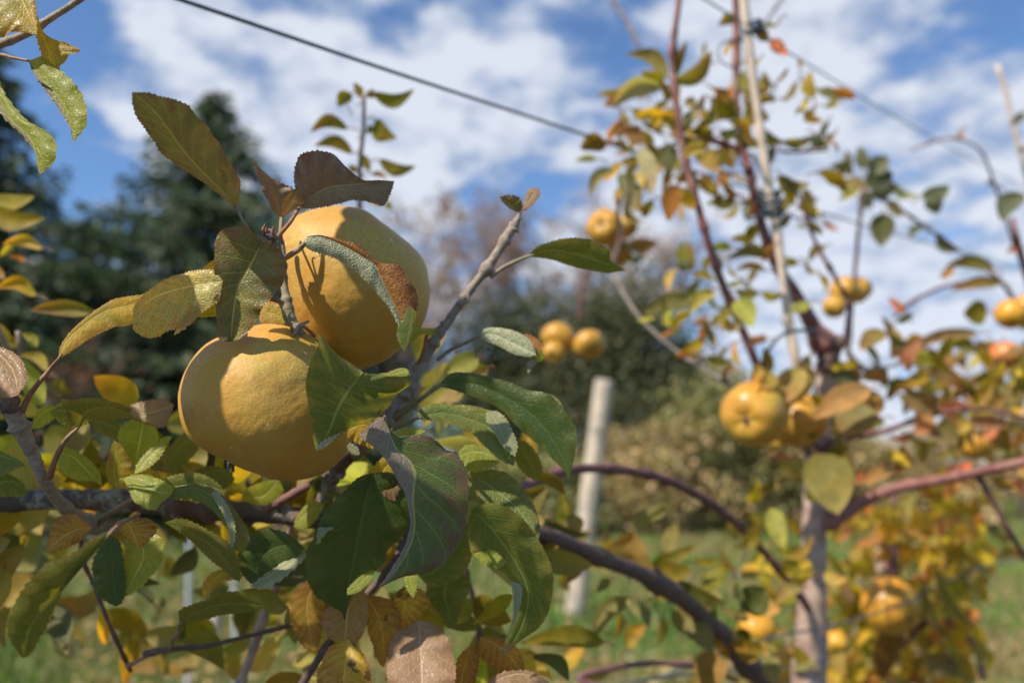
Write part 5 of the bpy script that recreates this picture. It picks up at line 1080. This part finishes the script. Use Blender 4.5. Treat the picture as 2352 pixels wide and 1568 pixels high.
# long pale whips
for pts, wd, nm, lb in (([(1468, 108, 1.9), (1440, 50, 1.9), (1405, 0, 1.9), (1380, -60, 1.9)], [9, 8], 'whip', 'x'),):
    bra(root, pts, wd, 'trunk_pink', 3, seed=90, name='twig')
bra(root, [(1735, 80, 1.5), (1760, 50, 1.6), (1800, -10, 1.7)], [7, 7], 'bark_grey', 3, seed=91, name='twig')
bra(root, [(1405, 610, 1.5), (1425, 660, 1.42), (1470, 730, 1.36), (1540, 795, 1.32), (1620, 850, 1.28), (1690, 892, 1.26), (1780, 960, TR), (1870, 1060, TR)], [9, 9, 9, 10, 11, 13], 'bark_grey', 8, seed=92)
bra(root, [(1330, 730, 1.6), (1335, 680, 1.6), (1350, 620, 1.6)], [10, 8], 'branch_purple', 3, seed=93, name='twig')
bra(root, [(1405, 610, 1.5), (1425, 545, 1.52), (1420, 480, 1.5), (1440, 410, 1.4), (1500, 350, 1.3), (1600, 320, 1.2), (1700, 350, TR)], [12, 9, 8, 8], 'twig_dark', 6, seed=94, name='twig')
bra(root, [(1850, 500, 1.35), (1880, 570, 1.35), (1920, 640, 1.35), (1950, 700, 1.35), (1940, 790, 1.27)], [8, 10, 11], 'cane_red', 5, seed=96, name='twig')
bra(root, [(1790, 405, 1.25), (1830, 440, 1.3), (1855, 505, 1.35)], [6, 7], 'branch_purple', 2, seed=97, name='twig')
bra(root, [(1700, 345, 1.24), (1650, 325, 1.2), (1600, 320, 1.18)], [14, 12, 8], 'cane_red', 2, seed=98, name='twig')
bra(root, [(1785, 345, 1.27), (1820, 350, 1.32), (1900, 345, 1.4)], [7, 6], 'branch_purple', 2, seed=99, name='twig')
bra(root, [(1480, 1600, .9), (1330, 1560, .9), (1420, 1530, .92), (1530, 1522, .95), (1610, 1530, .98), (1690, 1560, 1.1)], [16, 15, 12, 12], 'branch_purple', 5, seed=100, name='twig')

# ------------------------------------------------------------------ smaller apples
def small_apple(x, y, r, d, axis, mat, label, squash=.9, seed=0, stalkto=None):
    squash = .80 + .035 * seed
    """axis: direction (picture x, y, towards us) in which the calyx end points"""
    c_ = Vector(P(x, y, d)); Rw = 1.1 * r * d / FX
    ax = (CR @ Vector((axis[0], -axis[1], axis[2]))).normalized()
    bx = ax.orthogonal().normalized(); by = ax.cross(bx)
    nu, nv = 56, 40; V = []
    for j in range(nv + 1):
        t = j / nv; ph = math.pi * t     # 0 = calyx end
        rr_ = math.sin(ph) ** .92 * (1 - .06 * math.cos(ph) * -1)
        h = math.cos(ph) * squash
        h -= .16 * math.exp(-(ph / .30) ** 2); h += .24 * math.exp(-((math.pi - ph) / .34) ** 2)
        for i in range(nu):
            a = 2 * math.pi * i / nu
            lob = 1 + .02 * math.cos(5 * a + seed) * max(0, math.cos(ph)) + .035 * mn.noise(Vector((math.cos(a) * rr_, math.sin(a) * rr_, h)) * 1.3 + Vector((seed, seed, 0)))
            V.append(c_ + (bx * math.cos(a) * rr_ + by * math.sin(a) * rr_ + ax * h) * Rw * lob)
    F = [(j * nu + i, (j + 1) * nu + i, (j + 1) * nu + (i + 1) % nu, j * nu + (i + 1) % nu) for j in range(nv) for i in range(nu)]
    o = mesh('apple', V, F, M[mat], origin=c_); tag(o, label, 'apple', 'small apples on the trees')
    V2 = []; F2 = []
    base = c_ + ax * Rw * (squash - .17)
    for k in range(6):
        a = k * 1.047 + seed; r0 = Rw * .13
        e = bx * math.cos(a) + by * math.sin(a); s_ = ax.cross(e)
        n0 = len(V2); V2 += [base + e * r0 * .3 - s_ * r0 * .4, base + e * r0 * .3 + s_ * r0 * .4, base + e * r0 * 1.1 + ax * r0 * 1.1, base + e * r0 * .2 + ax * r0 * .3]; F2 += [(n0, n0 + 1, n0 + 2), (n0, n0 + 2, n0 + 3), (n0 + 1, n0 + 3, n0 + 2)]
    mesh('calyx', V2, F2, M['calyx'], o, origin=base)
    b0 = c_ - ax * Rw * (squash - .3); e0 = c_ - ax * Rw * (squash + .45) + Vector((0, 0, Rw * .1))
    v_, f_ = sweep([tuple(b0), tuple(b0.lerp(e0, .5)), tuple(e0)], [Rw * .05, Rw * .04, Rw * .05], 6); mesh('stalk', v_, f_, M['twig'], o, origin=b0)
    return o
for a_ in ((1733, 950, 68, 1.12, (-.55, .15, .8), 'apple_far', 'largest yellow apple of the trunk pair, its calyx end facing us'),
           (1835, 965, 62, 1.2, (.3, .5, .5), 'apple_far', 'shaded yellow apple tucked behind the largest one next to the trunk'),
           (1996, 927, 30, 1.3, (.25, .15, .9), 'apple_far', 'small yellow apple alone just right of the trunk, calyx end towards us'),
           (1390, 523, 39, 1.55, (-.35, -.1, .9), 'apple_far', 'left and largest apple of the trio above the leaf tip right of the twig'),
           (1437, 520, 26, 1.62, (.3, .4, .4), 'apple_far', 'small apple at the right of the trio in the upper middle'),
           (1422, 580, 30, 1.6, (.1, .8, .3), 'apple_far', 'lowest apple of the trio in the upper middle, partly behind the leaf tip'),
           (1282, 775, 36, 1.62, (-.3, .6, .4), 'apple_far', 'brownish yellow apple, left one of the pair in front of the evergreen'),
           (1352, 790, 33, 1.58, (.2, .5, .6), 'apple_far', 'round shiny yellow apple, right one of the pair in front of the evergreen'),
           (1272, 808, 24, 1.56, (-.2, .4, .8), 'apple_far', 'smallest apple below the left one of the pair in front of the evergreen'),
           (1942, 668, 32, 1.66, (-.3, .6, .5), 'apple_far', 'upper left apple of the three against the sky, below the thin dark twig'),
           (1972, 665, 27, 1.72, (.5, .5, .2), 'apple_far', 'right apple of the three against the sky, partly hidden'),
           (1917, 703, 24, 1.62, (-.5, .6, .5), 'apple_far', 'lowest and smallest of the three apples against the sky'),
           (2322, 720, 31, 1.55, (-.2, .7, .4), 'apple_orange', 'bright orange yellow apple near the right edge above the red one'),
           (2356, 705, 27, 1.6, (.4, .5, .4), 'apple_orange', 'yellow apple cut by the right edge of the picture'),
           (2310, 815, 33, 1.5, (-.1, .8, .3), 'apple_red', 'only red apple, near the right edge'),
           (2240, 1020, 38, 1.7, (0, .8, .3), 'apple_orange', 'dull orange shaded apple above the red right hand branch'),
           (2042, 1388, 58, 1.5, (.45, .35, .75), 'apple_orange', 'large bright yellow apple among the yellow leaves at the lower right'),
           (1738, 1440, 40, 1.45, (.2, .7, .3), 'apple_orange', 'deep orange apple beside the dark leaf left of the trunk, low down'),
           (1812, 1530, 38, 1.5, (-.1, .7, .4), 'apple_orange', 'glowing orange yellow apple at the bottom left of the trunk'),
           (1922, 1472, 26, 1.45, (.1, .8, .3), 'apple_orange', 'small orange apple at the bottom right of the trunk')):
    small_apple(*a_, seed=a_[0] % 7)

# ------------------------------------------------------------------ trellis
def wire(pts, w_, label, group='trellis wires', twist=True, mat='wire'):
    q = cat_rom(pts, 90); Vp = PP(q); V, F = sweep(Vp, np.full(90, w_ / 2) * .58 / FX, 8)
    o = mesh('wire', V, F, M[mat], origin=Vp[45]); tag(o, label, 'wire', group); return o
wire([(-400, -270, .52), (415, 0, .66), (880, 158, .80), (1350, 312, 1.05), (1700, 428, 1.35), (1900, 492, 1.6), (2180, 572, 2.1), (2420, 640, 2.8)], 12, 'top trellis wire sloping from the upper left corner down across the sky')
wire([(1400, -130, 1.05), (1620, 0, 1.15), (1735, 72, 1.22), (1810, 120, 1.3), (2050, 265, 1.7), (2250, 375, 2.3), (2420, 470, 3.2)], 9, 'higher thin wire at the right, tied to the bamboo stake')
wire([(1500, 1560, 1.1), (1745, 1470, 1.18), (1890, 1440, 1.22), (2060, 1390, 1.4), (2230, 1310, 1.7), (2420, 1270, 2.2)], 11, 'low grey wire crossing behind the yellow leaves at the lower right')
wire([(1180, 1640, .9), (1400, 1575, 1.0), (1600, 1545, 1.1), (1800, 1530, 1.25)], 9, 'low wire at the bottom edge between the dark limb and the trunk')
sk = [(1698, -60, 1.2), (1708, 0, 1.2), (1722, 120, 1.2), (1735, 220, 1.2), (1752, 340, 1.2), (1768, 440, 1.2), (1785, 540, 1.2), (1800, 640, 1.2), (1815, 760, 1.2), (1832, 850, 1.2), (1850, 1000, 1.26), (1862, 1150, 1.29), (1864, 1350, 1.29), (1862, 1570, 1.29)]
q = [tuple(P(*p)) for p in sk]; last = np.array(q[-1]); q.append(tuple(last * np.array((1, 1, 0)) + np.array((0, 0, -.1))))
q3 = cat_rom(q, 120); r_ = np.full(120, 10.5 * 1.2 / FX)
for k in range(6, 120, 13): r_[k] *= 1.22
V, F = sweep(q3, r_, 12, .08, 2)
stk = mesh('bamboo_stake', V, F, M['stake'], origin=q3[-1]); tag(stk, 'tall pale bamboo stake leaning beside the apple tree trunk', 'stake')
for x, y in ((1728, 78), (1768, 470), (1772, 500)):
    c_ = P(x, y, 1.2); pts = [tuple(c_ + (CR @ Vector((math.cos(t) * .014, .004 * math.sin(2 * t), math.sin(t) * .014)))) for t in np.linspace(0, 12.6, 40)]
    V, F = sweep([(p[0], p[1], p[2] + .0006 * i) for i, p in enumerate(pts)], [.0025] * 40, 6); mesh('tie', V, F, M['tie'], stk, origin=c_)
def cord(pts, w_, label):
    q = cat_rom(pts, 50); Vp = PP(q); V, F = sweep(Vp, np.full(50, w_ / 2) * 1.2 / FX, 8); o = mesh('tie_cord', V, F, M['tie'], origin=Vp[0]); tag(o, label, 'cord', 'ties on the trellis')
cord([(1748, 880, 1.2), (1755, 830, 1.18), (1778, 785, 1.17), (1812, 762, 1.17), (1860, 760, 1.18), (1900, 775, 1.2), (1925, 800, 1.25)], 8, 'dark blue plastic tube looping from the trunk fork over the stake')
cord([(1930, 848, 1.25), (1980, 848, 1.27), (2050, 840, 1.35), (2110, 815, 1.4)], 7, 'blue grey cord running right from the trunk fork')
cord([(1768, 480, 1.19), (1725, 505, 1.18), (1708, 490, 1.18), (1712, 470, 1.19), (1730, 462, 1.2), (1768, 472, 1.2), (1830, 500, 1.22), (1900, 492, 1.3)], 5, 'thin looped wire tie at the middle of the bamboo stake')
cord([(1690, 160, 1.2), (1655, 140, 1.2), (1650, 110, 1.2), (1672, 95, 1.2), (1722, 85, 1.2)], 4, 'thin curled tie near the top of the bamboo stake')
q = [(2290, 150, 2.4), (2310, 210, 2.4), (2330, 300, 2.4), (2352, 380, 2.4), (2395, 560, 2.4)]
pv = [tuple(P(*p)) for p in q]; pv.append((pv[-1][0] + .25, pv[-1][1], -.05)); V, F = sweep(cat_rom(pv, 40), [.007] * 40, 8)
tag(mesh('bamboo_stake', V, F, M['stake'], origin=pv[-1]), 'faint pale thin stake at the far right edge against the clouds', 'stake')
for o in list(bpy.data.objects):
    if '_a' in o: del o['_a']
    if o.get('label') == 'x': del o['label']
